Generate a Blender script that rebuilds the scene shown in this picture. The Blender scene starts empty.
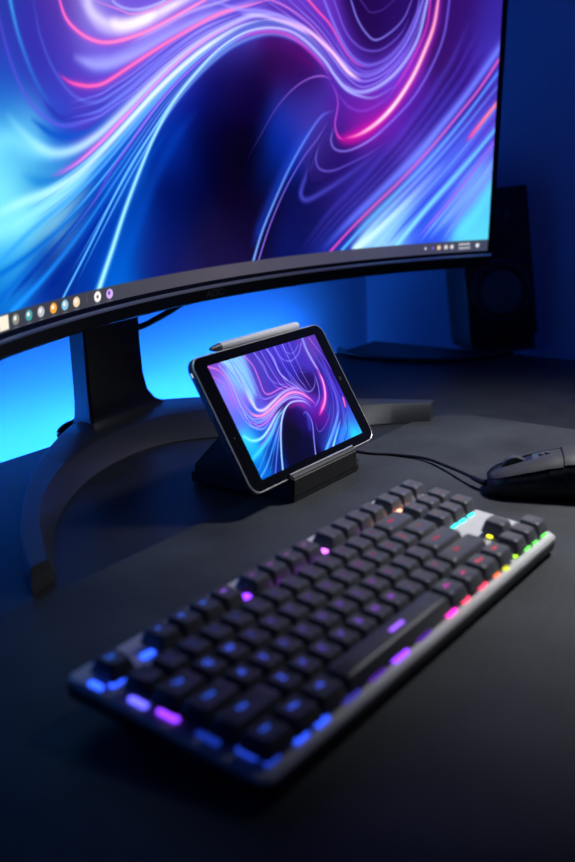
import bpy, bmesh, math, random
import numpy as np
from mathutils import Vector, Matrix
random.seed(7)
PI=math.pi
sc=bpy.context.scene
COL=sc.collection

# ------------------------------------------------------------------ data: what the two screens show
# coordinates are metres on each screen's own surface
LED_STR=112.; MON_STR=1.10; TAB_STR=1.15; LEG_STR=3.0; LEDK=3.2; WORLD=.022; FOCUS=.97; FSTOP=4.5; EXPO=0.
LAMPS=[('ceiling_lamp',(.82,-.22,.80),(.54,-.05,0),52.,(.97,.98,1.),.09,56),
('added_blue_wall_fill',(.62,-.25,1.5),(1.225,.12,.30),9.,(.025,.12,1.),.08,50)]  # second entry: added blue fill, no real fixture, brightens the right wall
MB=[[-0.2676,0.2535,"2c3c9c"],[-0.2649,0.2133,"4a3ab0"],[-0.2711,0.1981,"1050b0"],[-0.2668,0.1793,"1268c8"],[-0.2344,0.215,"3030a0"],[-0.2114,0.232,"3a30a0"],[-0.1876,0.2576,"5a3498"],[-0.2061,0.2166,"4038a8"],[-0.1762,0.2305,"5a44b4"],[-0.1452,0.2533,"a094e0"],[-0.118,0.23,"6a50c8"],[-0.0955,0.2331,"8060d0"],[-0.2553,0.16,"70c8e8"],[-0.2854,0.1448,"60c8e8"],[-0.2429,0.1456,"80d8f0"],[-0.2898,0.114,"80e0f0"],[-0.2424,0.1261,"3090d0"],[-0.2244,0.1188,"1068c0"],[-0.2048,0.0947,"b0f0f0"],[-0.2641,0.0923,"90e8f0"],[-0.2954,0.075,"70d8f0"],[-0.2814,0.0507,"2090e0"],[-0.3014,0.0337,"0a60c0"],[-0.2427,0.0267,"1040a0"],[-0.2117,0.0311,"102a80"],[-0.1803,0.0361,"0c3a98"],[-0.1768,0.0722,"0a3aa0"],[-0.147,0.0603,"0838a0"],[-0.1219,0.0192,"0868d0"],[-0.1047,0.0368,"0860c8"],[-0.0806,0.0639,"0848b0"],[0.1287,0.0931,"120a24"],[0.1322,0.242,"30104a"],[0.177,0.2335,"481060"],[0.1772,0.2163,"280c40"],[0.1645,0.179,"2838a0"],[0.1855,0.1947,"3a2888"],[0.1451,0.1482,"1030a0"],[0.132,0.1175,"0c2c90"],[0.1971,0.176,"5048c0"],[0.214,0.1454,"382878"],[0.2442,0.1218,"281460"],[0.1787,0.062,"161656"],[0.1621,0.0338,"141c60"],[0.204,0.0487,"181850"],[0.2321,0.0711,"281c68"],[0.2653,0.0818,"33309a"],[0.2945,0.1051,"4030a0"],[0.2298,0.0228,"2838a8"],[0.3419,0.1567,"6028a8"],[0.3726,0.1956,"502090"],[0.4109,0.2325,"3a1860"],[0.4309,0.2927,"38186a"],[0.4791,0.2829,"3c2c98"],[0.4898,0.2468,"4a40b8"],[0.4509,0.2335,"402090"],[0.4216,0.1901,"3c30a0"],[0.3909,0.1591,"3c2890"],[0.3275,0.1105,"3a2080"],[0.2985,0.0867,"302070"],[0.3645,0.0997,"6a70e8"],[0.3962,0.1243,"6a78f0"],[0.3467,0.0536,"80b8f0"],[0.3222,0.0383,"90c8f8"],[0.4105,0.1063,"4060e0"],[0.445,0.1313,"5060e0"],[0.4132,0.06,"4060e0"],[0.3846,0.0351,"3050e0"],[0.449,0.0719,"7878f0"],[0.4726,0.0883,"70a0f0"],[0.4837,0.0483,"50c8e8"],[0.474,0.0218,"60d0e8"],[0.4926,0.149,"6050d0"],[0.2955,0.2944,"281050"],[0.2883,0.274,"28104a"],[0.3231,0.2849,"30186a"],[-0.0265,0.2539,"7858d0"],[-0.0579,0.2336,"7060d8"],[0.0198,0.262,"8070e0"],[0.0978,0.2775,"6a50d0"],[0.1607,0.2822,"6a40c0"],[0.2087,0.2609,"6838b8"],[0.2411,0.2439,"6038b8"],[0.2743,0.2147,"5838b8"],[0.3385,0.228,"7040d0"],[0.2427,0.1798,"502090"],[0.2838,0.1732,"8a20a0"],[-0.1335,0.2206,"6858d8"],[-0.1944,0.1929,"3848c0"],[-0.1636,0.1803,"6038b0"],[-0.1983,0.1556,"1450c0"],[-0.1365,0.1842,"3848b8"],[-0.1058,0.1938,"5060d0"],[-0.0595,0.2061,"5058d0"],[-0.0124,0.2268,"5050c8"],[-0.1107,0.1276,"1458c0"],[0.0661,0.2505,"4a48c0"],[-0.2638,0.3003,"2c3c9c"],[-0.0975,0.3082,"6a50c8"],[0.0985,0.3413,"4a38a8"],[0.3008,0.3626,"2a1658"],[0.4874,0.3777,"3c2c98"],[-0.3602,0.1809,"1268c8"],[-0.379,0.0765,"60c8e8"],[-0.3736,0.2458,"3a34a0"],[-0.0697,0.0309,"1c2a80"],[-0.0665,0.0306,"16246c"],[-0.0431,0.076,"0a1a64"],[-0.0449,0.0406,"161c5c"],[-0.0103,0.0891,"0a1048"],[0.0146,0.1085,"0a0a38"],[0.0394,0.1284,"0e0826"],[-0.0133,0.0164,"242058"],[0.0211,0.061,"18143e"],[0.0366,0.0274,"201a46"],[0.0781,0.0201,"22184a"],[0.0704,0.0575,"170f30"],[0.0405,0.1695,"100c38"],[0.0045,0.1841,"10208a"],[-0.0252,0.1497,"0a38a0"],[-0.0105,0.1246,"0a2078"],[0.0968,0.1908,"140a32"],[0.073,0.2006,"180e44"],[0.0961,0.1325,"0c0610"],[0.1035,0.0496,"140d2c"],[0.0719,0.1383,"10081e"],[0.0711,0.0956,"120a22"],[0.0415,0.2097,"18186c"],[0.0813,0.2233,"241454"],[0.0238,0.1441,"0a0e40"],[-0.0393,0.0554,"0e1a60"]]
MS=[[[[-0.3623,0.0766],[-0.3159,0.081],[-0.2649,0.0867],[-0.2193,0.0991],[-0.1724,0.1181],[-0.1329,0.1373]],[0.01496,0.00818],["80e0f0","9ceaf4"],[0.9,0.5]],
[[[-0.3515,0.137],[-0.3061,0.1453],[-0.2704,0.1523],[-0.2429,0.1456],[-0.2077,0.1366]],[0.01557,0.00997],["70d0ec","88dcf4"],[0.8,0.6]],
[[[-0.2598,0.1252],[-0.2247,0.1163],[-0.187,0.1222],[-0.1481,0.1368],[-0.1116,0.156]],[0.00748,0.0047],["2a90d4","0a5cbc","1a50c0"],[0.5,0.95,0.6]],
[[[-0.3498,0.0367],[-0.3069,0.0459],[-0.2537,0.059],[-0.2036,0.0781],[-0.1555,0.1049],[-0.1133,0.1341]],[0.00413,0.00296],["0a70d0","0a58c4"],[0.9,0.7]],
[[[-0.2908,0.0255],[-0.2369,0.0502],[-0.1856,0.0765],[-0.1433,0.1042]],[0.00439,0.00295],["0836a0","0a40a8"],[0.8,0.6]],
[[[-0.2437,0.0181],[-0.1948,0.0452],[-0.1487,0.0771],[-0.109,0.108]],[0.00801,0.00602],["0a2c8c","0a309a"],[0.8,0.7]],
[[[-0.1903,0.0135],[-0.1478,0.051],[-0.1104,0.0893],[-0.072,0.1255],[-0.0342,0.1594]],[0.00536,0.00307],["0a3a9c","0a48b0"],[0.8,0.7]],
[[[-0.151,0.2213],[-0.1187,0.2213],[-0.0805,0.2341],[-0.0418,0.251],[0.0046,0.2684]],[0.00887,0.00599],["9890ec","a498f0"],[0.6,0.5]],
[[[-0.173,0.2821],[-0.1474,0.2614],[-0.1312,0.2478],[-0.099,0.246],[-0.0627,0.2549],[-0.0227,0.2707]],[0.00634,0.00589],["a894e8","b8a4ec"],[0.6,0.6]],
[[[-0.1832,0.2179],[-0.1641,0.2056],[-0.1377,0.205],[-0.1075,0.2114],[-0.0703,0.2293]],[0.00433,0.0035],["6038b8","6a44c0"],[0.6,0.4]],
[[[-0.1942,0.1945],[-0.1656,0.1896],[-0.1329,0.1922],[-0.0959,0.2066],[-0.0584,0.2245]],[0.00435,0.00353],["5a34b4","6a48c8"],[0.7,0.5]],
[[[-0.2212,0.1841],[-0.1939,0.1698],[-0.1523,0.1744],[-0.1122,0.1883]],[0.00428,0.00347],["2c30a4","3c38b0"],[0.7,0.5]],
[[[-0.24,0.1695],[-0.2013,0.1548],[-0.1567,0.158],[-0.1195,0.1721]],[0.00424,0.00348],["0c50b8","1a58c8"],[0.8,0.6]],
[[[-0.2643,0.2855],[-0.2571,0.2619],[-0.2496,0.2368],[-0.2386,0.2148],[-0.2255,0.1959],[-0.2074,0.1795]],[0.00331,0.00325],["4ab4f2","2a80e0"],[1,0.2]],
[[[-0.2837,0.2793],[-0.2765,0.2562],[-0.2701,0.2351],[-0.261,0.212],[-0.2448,0.1875],[-0.2226,0.172],[-0.1902,0.1632],[-0.1452,0.1702],[-0.1096,0.1839],[-0.0781,0.2]],[0.00288,0.00235],["5a48c8","6a68e8"],[0.5,0.8]],
[[[-0.2292,0.2793],[-0.2227,0.2542],[-0.218,0.2355],[-0.2038,0.2119],[-0.18,0.1917],[-0.1514,0.1839],[-0.1181,0.1908],[-0.0821,0.2089],[-0.035,0.235],[0.0197,0.2591]],[0.00252,0.00242],["3850c0","8888f4"],[0.5,0.8]],
[[[-0.1633,0.2981],[-0.1492,0.2734],[-0.1417,0.2602],[-0.1192,0.2521],[-0.0896,0.2536],[-0.0562,0.2634],[-0.0131,0.2798],[0.0352,0.2989]],[0.00951,0.00721],["c8c0f0","f4e4f0"],[0.8,0.95]],
[[[-0.1189,0.2555],[-0.0985,0.2529],[-0.0714,0.2586],[-0.0439,0.2689]],[0.00781,0.00582],["f8f0f0","f8f0f4"],[0.6,0.9]],
[[[-0.2025,0.2931],[-0.1892,0.2692],[-0.1797,0.252],[-0.1607,0.2414],[-0.138,0.2364],[-0.1145,0.2371],[-0.0843,0.2435],[-0.0538,0.2528],[-0.0075,0.2711],[0.036,0.2899],[0.0833,0.3111]],[0.00513,0.0049],["b048c8","c870d8"],[0.6,0.5]],
[[[-0.2025,0.2931],[-0.1892,0.2692],[-0.1797,0.252],[-0.1607,0.2414],[-0.138,0.2364],[-0.1145,0.2371],[-0.0843,0.2435],[-0.0538,0.2528],[-0.0075,0.2711],[0.036,0.2899],[0.0833,0.3111]],[0.00215,0.0022],["ff68b4","ff9ad0"],[1,0.9]],
[[[-0.147,0.2965],[-0.1172,0.2776],[-0.1061,0.2703],[-0.0886,0.2676],[-0.0678,0.2695],[-0.0404,0.2773],[-0.025,0.2851],[0.0193,0.3079]],[0.00214,0.00178],["98a4f0","c8c0f8"],[0.8,0.8]],
[[[-0.1508,0.2715],[-0.1035,0.2662],[-0.083,0.2638],[-0.0528,0.2699],[-0.019,0.2838],[0.0283,0.304]],[0.0013,0.00143],["e088d4","f090d0"],[0.7,0.8]],
[[[-0.1742,0.2216],[-0.1571,0.2185],[-0.1368,0.2161],[-0.1098,0.2201],[-0.0732,0.2309],[-0.0329,0.2471],[0.0137,0.2644],[0.0698,0.2813],[0.1212,0.2973]],[0.00762,0.00501],["9a9cf0","aca8f8"],[0.9,0.8]],
[[[-0.0908,0.2361],[-0.0416,0.2547],[0.0048,0.273],[0.0513,0.2865],[0.103,0.3019]],[0.00253,0.00198],["b8acf4","d0b8f4"],[0.5,0.7]],
[[[-0.1971,0.2074],[-0.1848,0.2014],[-0.1706,0.1986],[-0.1502,0.1977],[-0.1261,0.2019],[-0.086,0.2186],[-0.0425,0.2373],[0.0136,0.2606],[0.0542,0.2761],[0.0979,0.2875],[0.1507,0.3015]],[0.00485,0.00443],["d030b0","d060d8"],[0.7,0.4]],
[[[-0.1931,0.2052],[-0.1792,0.2],[-0.1648,0.198],[-0.1472,0.1978],[-0.1261,0.2019],[-0.086,0.2186],[-0.0425,0.2373],[0.0136,0.2606],[0.0542,0.2761],[0.0979,0.2875],[0.1507,0.3015]],[0.00206,0.00202],["ff58a8","ff90c8"],[1,0.9]],
[[[-0.2596,0.1015],[-0.2132,0.1136],[-0.1688,0.1297],[-0.1267,0.1496],[-0.0877,0.1732],[-0.0494,0.1983],[-0.0082,0.2231],[0.0365,0.2463],[0.0859,0.2659],[0.1408,0.2749],[0.1904,0.2614],[0.2326,0.2367],[0.2805,0.2165]],[0.00188,0.00162],["50b4f8","90c4ff","b4b0ff"],[0.7241026276996727,0.6329543586329689]],
[[[-0.2533,0.0954],[-0.2086,0.1085],[-0.1656,0.1254],[-0.1247,0.1461],[-0.0865,0.1701],[-0.0487,0.1956],[-0.0082,0.2207],[0.0361,0.2443],[0.0854,0.2643],[0.1402,0.2736],[0.1901,0.2604],[0.2321,0.2355],[0.2804,0.2153]],[0.00125,0.00137],["0c48b4","2a48b8","4a34b0"],[0.7245105226492412,0.5920385489116159]],
[[[-0.2482,0.0903],[-0.2047,0.1043],[-0.1629,0.1221],[-0.123,0.1432],[-0.0854,0.1676],[-0.0482,0.1934],[-0.0081,0.2187],[0.0359,0.2427],[0.0849,0.2629],[0.1397,0.2726],[0.19,0.2596],[0.2318,0.2345],[0.2803,0.2144]],[0.00134,0.00137],["50b4f8","90c4ff","b4b0ff"],[0.41095777467892364,0.5446923866561687]],
[[[-0.2441,0.0863],[-0.2018,0.101],[-0.1608,0.1193],[-0.1218,0.141],[-0.0847,0.1655],[-0.0479,0.1916],[-0.008,0.2172],[0.0357,0.2414],[0.0846,0.2619],[0.1392,0.2717],[0.1897,0.259],[0.2317,0.2337],[0.2801,0.2136]],[0.00125,0.00118],["0c48b4","2a48b8","4a34b0"],[0.42576706470499964,0.7123554173138484]],
[[[-0.2382,0.0803],[-0.1973,0.0961],[-0.1577,0.1153],[-0.1199,0.1376],[-0.0835,0.1627],[-0.0472,0.1891],[-0.008,0.215],[0.0353,0.2394],[0.0839,0.2603],[0.1388,0.2704],[0.1894,0.2581],[0.2314,0.2327],[0.2799,0.2124]],[0.0014,0.00162],["50b4f8","90c4ff","b4b0ff"],[0.3624453382795064,0.5778536342097524]],
[[[-0.2351,0.0773],[-0.1952,0.0937],[-0.1562,0.1133],[-0.119,0.136],[-0.0829,0.1613],[-0.047,0.1879],[-0.0078,0.2139],[0.0353,0.2386],[0.0838,0.2595],[0.1385,0.2699],[0.1892,0.2577],[0.2311,0.2322],[0.2797,0.2118]],[0.00126,0.00168],["0c48b4","2a48b8","4a34b0"],[0.39425537212280304,0.3969665261511295]],
[[[-0.2266,0.0686],[-0.1888,0.0866],[-0.152,0.1076],[-0.1162,0.1312],[-0.0814,0.1571],[-0.0461,0.1842],[-0.0078,0.2108],[0.0348,0.2359],[0.0829,0.2574],[0.1377,0.2681],[0.1889,0.2564],[0.2306,0.2306],[0.2794,0.2102]],[0.00208,0.00124],["50b4f8","90c4ff","b4b0ff"],[0.7326650950275375,0.5426505609918648]],
[[[-0.2224,0.0643],[-0.1857,0.0831],[-0.1498,0.1047],[-0.1149,0.1289],[-0.0806,0.1552],[-0.0457,0.1825],[-0.0077,0.2091],[0.0346,0.2345],[0.0826,0.2562],[0.1372,0.2672],[0.1886,0.2557],[0.2305,0.2298],[0.2793,0.2094]],[0.00147,0.00173],["0c48b4","2a48b8","4a34b0"],[0.6107888734981087,0.7349539405427379]],
[[[-0.2162,0.0578],[-0.1812,0.0779],[-0.1467,0.1006],[-0.1128,0.1254],[-0.0794,0.1522],[-0.0451,0.1798],[-0.0077,0.2069],[0.0344,0.2327],[0.082,0.2547],[0.1367,0.266],[0.1883,0.2547],[0.23,0.2287],[0.2792,0.2083]],[0.00157,0.0013],["50b4f8","90c4ff","b4b0ff"],[0.3746802257083855,0.3655658592933071]],
[[[-0.2139,0.0555],[-0.1795,0.0761],[-0.1456,0.0991],[-0.1122,0.1241],[-0.079,0.151],[-0.045,0.1789],[-0.0076,0.2061],[0.0342,0.2319],[0.0818,0.2541],[0.1364,0.2655],[0.1883,0.2544],[0.23,0.2283],[0.2792,0.2079]],[0.00158,0.00148],["0c48b4","2a48b8","4a34b0"],[0.3015224037184605,0.605070412296461]],
[[[-0.2075,0.0487],[-0.1747,0.0706],[-0.1422,0.0946],[-0.1101,0.1205],[-0.0776,0.1479],[-0.0444,0.1761],[-0.0075,0.2038],[0.034,0.2299],[0.0813,0.2525],[0.1359,0.2643],[0.188,0.2534],[0.2296,0.2271],[0.2789,0.2066]],[0.0016,0.00164],["50b4f8","90c4ff","b4b0ff"],[0.5163353339835175,0.44210689763089983]],
[[[-0.2014,0.0424],[-0.1702,0.0655],[-0.1392,0.0905],[-0.1082,0.1172],[-0.0766,0.1451],[-0.0437,0.1736],[-0.0074,0.2016],[0.0336,0.228],[0.0808,0.2509],[0.1353,0.2631],[0.1877,0.2526],[0.2293,0.226],[0.2788,0.2055]],[0.00199,0.00107],["0c48b4","2a48b8","4a34b0"],[0.7387948034149059,0.3102895034637243]],
[[[-0.1948,0.0353],[-0.1655,0.0599],[-0.136,0.0861],[-0.1061,0.1136],[-0.0754,0.142],[-0.0431,0.1709],[-0.0074,0.1992],[0.0332,0.226],[0.0801,0.2493],[0.1347,0.2618],[0.1874,0.2516],[0.229,0.2249],[0.2785,0.2043]],[0.00214,0.00104],["50b4f8","90c4ff","b4b0ff"],[0.6544822367911953,0.46478301412883727]],
[[[-0.1899,0.0301],[-0.1619,0.0558],[-0.1335,0.0828],[-0.1046,0.1109],[-0.0744,0.1396],[-0.0427,0.1688],[-0.0073,0.1974],[0.033,0.2246],[0.0798,0.2481],[0.1342,0.2609],[0.1871,0.2509],[0.2287,0.224],[0.2784,0.2034]],[0.00134,0.00106],["0c48b4","2a48b8","4a34b0"],[0.3814137695779715,0.7298309548160249]],
[[[-0.1857,0.0256],[-0.1589,0.0523],[-0.1315,0.08],[-0.1034,0.1086],[-0.0736,0.1377],[-0.0422,0.1672],[-0.0072,0.196],[0.0328,0.2234],[0.0793,0.2471],[0.1339,0.26],[0.1869,0.2503],[0.2285,0.2233],[0.2782,0.2027]],[0.00208,0.00173],["50b4f8","90c4ff","b4b0ff"],[0.7239197232424648,0.4549718158738554]],
[[[-0.1795,0.0189],[-0.1544,0.047],[-0.1284,0.0758],[-0.1014,0.1052],[-0.0725,0.1347],[-0.0417,0.1646],[-0.0071,0.1938],[0.0326,0.2215],[0.0788,0.2455],[0.1334,0.2589],[0.1866,0.2494],[0.2281,0.2222],[0.2781,0.2016]],[0.00187,0.00161],["0c48b4","2a48b8","4a34b0"],[0.3486237910791748,0.6367791254180983]],
[[[-0.1824,0.1826],[-0.1584,0.1866],[-0.1346,0.1912],[-0.1129,0.1996],[-0.0912,0.2082],[-0.0706,0.2182],[-0.0503,0.2286],[-0.0296,0.2391],[-0.0079,0.2488],[0.0141,0.2586],[0.0374,0.2673],[0.0614,0.275],[0.0857,0.2827],[0.1369,0.2995]],[0.00189,0.00097],["8088f4","b0a0ff"],[0.6310300647647644,0.331912952460119]],
[[[-0.1841,0.1803],[-0.1595,0.1842],[-0.1353,0.1887],[-0.1132,0.1973],[-0.0911,0.2061],[-0.0701,0.2164],[-0.0496,0.2271],[-0.0285,0.2377],[-0.0064,0.2479],[0.0159,0.2579],[0.0397,0.2667],[0.0642,0.2747],[0.0891,0.2822],[0.1407,0.2983]],[0.00168,0.00158],["4838b8","5c40c0"],[0.4189858343190456,0.6234691667997267]],
[[[-0.1868,0.1765],[-0.1615,0.1801],[-0.1363,0.1846],[-0.1136,0.1936],[-0.091,0.2027],[-0.0696,0.2134],[-0.0484,0.2245],[-0.0266,0.2355],[-0.0042,0.2462],[0.0191,0.2565],[0.0434,0.2658],[0.0687,0.274],[0.0947,0.2814],[0.1469,0.2964]],[0.00142,0.00117],["8088f4","b0a0ff"],[0.36211722142674596,0.3273686812772007]],
[[[-0.1885,0.174],[-0.1626,0.1776],[-0.137,0.182],[-0.114,0.1912],[-0.0908,0.2006],[-0.0691,0.2114],[-0.0476,0.2228],[-0.0254,0.2342],[-0.0027,0.2452],[0.0209,0.2557],[0.0458,0.2652],[0.0715,0.2737],[0.0981,0.2809],[0.1507,0.2953]],[0.00174,0.00165],["4838b8","5c40c0"],[0.3565353125486157,0.3169932572419597]],
[[[-0.1924,0.1687],[-0.1654,0.1719],[-0.1385,0.1764],[-0.1145,0.1858],[-0.0906,0.1957],[-0.0681,0.2073],[-0.0458,0.2192],[-0.0228,0.2311],[0.0004,0.243],[0.0254,0.2538],[0.0511,0.264],[0.0779,0.2728],[0.1059,0.2797]],[0.00161,0.00122],["8088f4","b0a0ff"],[0.3830678113490006,0.5078860772426539]],
[[[-0.1946,0.1657],[-0.1669,0.1688],[-0.1394,0.1731],[-0.1149,0.1829],[-0.0904,0.193],[-0.0676,0.2049],[-0.0448,0.2173],[-0.0214,0.2294],[0.0022,0.2416],[0.0277,0.2527],[0.054,0.2633],[0.0814,0.2723],[0.1103,0.279]],[0.00154,0.00123],["4838b8","5c40c0"],[0.31949753085276267,0.6206242719546968]],
[[[-0.1957,0.1642],[-0.1676,0.1672],[-0.1398,0.1715],[-0.1152,0.1814],[-0.0904,0.1917],[-0.0674,0.2037],[-0.0444,0.2162],[-0.0206,0.2285],[0.0033,0.241],[0.0289,0.2522],[0.0554,0.2629],[0.0832,0.272],[0.1125,0.2785]],[0.00158,0.00152],["8088f4","b0a0ff"],[0.345700139503592,0.5560825481818368]],
[[[0.1341,0.3232],[0.1715,0.3005],[0.1898,0.2889],[0.2081,0.2771],[0.2244,0.2637],[0.24,0.2491],[0.2581,0.2359],[0.2802,0.2267],[0.3062,0.232],[0.3259,0.2457],[0.3423,0.2611],[0.3534,0.279],[0.3628,0.2973],[0.3705,0.316],[0.3863,0.3545]],[0.0015,0.00173],["a49cff","9894ff"],[0.34265224387890353,0.4738220762401748]],
[[[0.131,0.3219],[0.169,0.2996],[0.1877,0.2883],[0.2066,0.2765],[0.2233,0.263],[0.2392,0.2483],[0.2575,0.2348],[0.2799,0.2253],[0.3062,0.2309],[0.3261,0.2447],[0.3426,0.2604],[0.3539,0.2785],[0.3635,0.2971],[0.3713,0.3161],[0.3871,0.3546]],[0.00166,0.00133],["4428a0","482ca4"],[0.48126196539999044,0.6997199792277872]],
[[[0.1199,0.3171],[0.1602,0.2968],[0.1808,0.2859],[0.2017,0.2745],[0.2199,0.2607],[0.2367,0.2456],[0.2556,0.2311],[0.2788,0.2208],[0.3059,0.2268],[0.3269,0.2413],[0.3442,0.2576],[0.3558,0.2767],[0.3656,0.2963],[0.3735,0.3162],[0.3888,0.3548]],[0.00176,0.00146],["a49cff","9894ff"],[0.4952635994220943,0.5918020079067416]],
[[[0.1146,0.315],[0.1558,0.2954],[0.1775,0.2846],[0.1992,0.2735],[0.218,0.2595],[0.2356,0.2442],[0.2546,0.2292],[0.2784,0.2187],[0.3058,0.2249],[0.3273,0.2395],[0.3449,0.2564],[0.3568,0.276],[0.3667,0.2959],[0.3748,0.3163],[0.3901,0.3549]],[0.00124,0.00142],["4428a0","482ca4"],[0.3586025450007926,0.45080029911415276]],
[[[0.1048,0.3108],[0.1477,0.2928],[0.1711,0.2825],[0.1948,0.2716],[0.2148,0.2575],[0.2333,0.2417],[0.2529,0.2258],[0.2774,0.2145],[0.3056,0.2212],[0.328,0.2363],[0.3463,0.2539],[0.3584,0.2743],[0.3685,0.2952],[0.3769,0.3164],[0.3919,0.3551]],[0.00174,0.0016],["a49cff","9894ff"],[0.49972898026644863,0.43539150410926425]],
[[[0.1026,0.3099],[0.1457,0.2921],[0.1694,0.2818],[0.1935,0.2711],[0.2138,0.2569],[0.2326,0.241],[0.2524,0.2249],[0.2771,0.2134],[0.3057,0.2201],[0.3282,0.2355],[0.3467,0.2533],[0.3589,0.2739],[0.3691,0.295],[0.3775,0.3165],[0.3924,0.3552]],[0.00122,0.00172],["4428a0","482ca4"],[0.6469547227109208,0.44453049320909016]],
[[[0.0924,0.3057],[0.1369,0.2894],[0.1626,0.2795],[0.1886,0.2691],[0.2104,0.2547],[0.2303,0.2381],[0.2504,0.2212],[0.2761,0.209],[0.3055,0.2162],[0.329,0.2321],[0.3481,0.2506],[0.3608,0.2723],[0.3713,0.2942],[0.3799,0.3166],[0.3946,0.3554]],[0.00159,0.00165],["a49cff","9894ff"],[0.5656073779890494,0.6038554945757957]],
[[[0.0874,0.3036],[0.1326,0.2881],[0.1595,0.2783],[0.1864,0.2681],[0.2086,0.2536],[0.229,0.2368],[0.2495,0.2195],[0.2757,0.2068],[0.3054,0.2142],[0.3294,0.2303],[0.3488,0.2494],[0.3616,0.2714],[0.3722,0.2938],[0.381,0.3167],[0.3957,0.3555]],[0.00154,0.00132],["4428a0","482ca4"],[0.49427408952968843,0.6078989892630475]],
[[[0.2689,0.0159],[0.2885,0.0317],[0.3085,0.0474],[0.3292,0.0627],[0.3499,0.0782],[0.3701,0.0939],[0.3899,0.11],[0.4092,0.1265],[0.4275,0.1436],[0.4458,0.1608],[0.463,0.1785],[0.4799,0.1964],[0.4967,0.2144],[0.5284,0.2492]],[0.00239,0.00248],["a0dcff","78a8ff","6888f4"],[0.6098768597204964,0.582264330541557]],
[[[0.2789,0.0159],[0.2975,0.0313],[0.3166,0.0465],[0.3365,0.0613],[0.3562,0.0762],[0.3755,0.0915],[0.3946,0.107],[0.4129,0.123],[0.4306,0.1395],[0.4481,0.1561],[0.4645,0.1732],[0.4809,0.1905],[0.4969,0.2078],[0.5287,0.2426]],[0.00276,0.00174],["2c50d8","3848d0","4438b8"],[0.6186571695616396,0.5351755955482319]],
[[[0.3082,0.0159],[0.3244,0.0299],[0.341,0.0437],[0.3579,0.0571],[0.375,0.0706],[0.3917,0.0843],[0.4081,0.0984],[0.4241,0.1126],[0.4394,0.1273],[0.4546,0.1422],[0.4691,0.1574],[0.4832,0.1728],[0.4973,0.1882],[0.5289,0.2233]],[0.00293,0.00234],["a0dcff","78a8ff","6888f4"],[0.48915380321107993,0.6076252291964943]],
[[[0.326,0.016],[0.3406,0.029],[0.3557,0.042],[0.371,0.0545],[0.3863,0.0671],[0.4014,0.08],[0.4164,0.0929],[0.4307,0.1063],[0.4448,0.12],[0.4586,0.1336],[0.4717,0.1477],[0.4848,0.162],[0.4976,0.1762],[0.5289,0.2116]],[0.0032,0.00187],["2c50d8","3848d0","4438b8"],[0.6871518348827154,0.6979645009844645]],
[[[0.3442,0.016],[0.3573,0.0282],[0.3705,0.0401],[0.3843,0.0519],[0.398,0.0636],[0.4115,0.0754],[0.4248,0.0875],[0.4377,0.0998],[0.4502,0.1123],[0.4628,0.1249],[0.4746,0.1379],[0.4863,0.1509],[0.4977,0.1639],[0.5286,0.1997]],[0.00343,0.00254],["a0dcff","78a8ff","6888f4"],[0.5572557721789426,0.5617360323077584]],
[[[0.3561,0.0163],[0.3681,0.0277],[0.3805,0.039],[0.3931,0.0501],[0.4057,0.0613],[0.418,0.0725],[0.4303,0.0838],[0.4423,0.0954],[0.4538,0.1072],[0.4655,0.1191],[0.4763,0.1313],[0.4873,0.1436],[0.498,0.1558],[0.529,0.1915]],[0.00323,0.00252],["2c50d8","3848d0","4438b8"],[0.5408955731477088,0.6265702339376114]],
[[[0.382,0.0166],[0.3919,0.0266],[0.4019,0.0364],[0.4122,0.0462],[0.4225,0.056],[0.4325,0.066],[0.4424,0.0758],[0.4522,0.0859],[0.4618,0.0962],[0.4713,0.1064],[0.4805,0.1168],[0.4895,0.1275],[0.4983,0.138],[0.5282,0.1746]],[0.00308,0.00169],["a0dcff","78a8ff","6888f4"],[0.6621486512906098,0.582338120092318]],
[[[0.4,0.0168],[0.4084,0.0258],[0.4169,0.0347],[0.4254,0.0436],[0.434,0.0524],[0.4424,0.0613],[0.4509,0.0702],[0.4592,0.0793],[0.4673,0.0884],[0.4755,0.0975],[0.4832,0.1068],[0.491,0.1162],[0.4986,0.1255],[0.5282,0.1623]],[0.00263,0.0022],["2c50d8","3848d0","4438b8"],[0.6598818983648066,0.6047466673574031]],
[[[0.4195,0.0173],[0.4262,0.025],[0.4329,0.0328],[0.4398,0.0407],[0.4466,0.0485],[0.4532,0.0564],[0.4599,0.0642],[0.4667,0.072],[0.4733,0.08],[0.48,0.0879],[0.4863,0.0959],[0.4926,0.1039],[0.499,0.112],[0.5279,0.1494]],[0.00206,0.00169],["a0dcff","78a8ff","6888f4"],[0.5264273662092441,0.6100468253515444]],
[[[0.2082,0.0183],[0.2334,0.0359],[0.2587,0.0536],[0.2845,0.0712],[0.3101,0.089],[0.3351,0.1076],[0.3597,0.1265],[0.3823,0.1467],[0.404,0.1675],[0.4255,0.1886],[0.4462,0.2099],[0.4646,0.2323],[0.4829,0.2548],[0.5116,0.2907]],[0.00485,0.00453],["4a48c8","5448c0"],[0.2604654263452969,0.3678963761399685]],
[[[0.2038,0.0187],[0.2288,0.0369],[0.2539,0.0553],[0.2801,0.0731],[0.306,0.0914],[0.3311,0.1103],[0.3559,0.1296],[0.3785,0.1504],[0.4003,0.1716],[0.4214,0.1933],[0.4419,0.2152],[0.4599,0.2385],[0.4774,0.2617]],[0.00335,0.00342],["261660","2a1668"],[0.3293377104550237,0.2953868033041467]],
[[[0.1995,0.019],[0.2242,0.0378],[0.2494,0.0568],[0.2758,0.0749],[0.3021,0.0935],[0.3274,0.113],[0.3523,0.1327],[0.3748,0.154],[0.3968,0.1756],[0.4177,0.1979],[0.4379,0.2205],[0.4551,0.2444],[0.472,0.2683]],[0.0033,0.00417],["4a48c8","5448c0"],[0.345074712601535,0.40294848768408775]],
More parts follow.
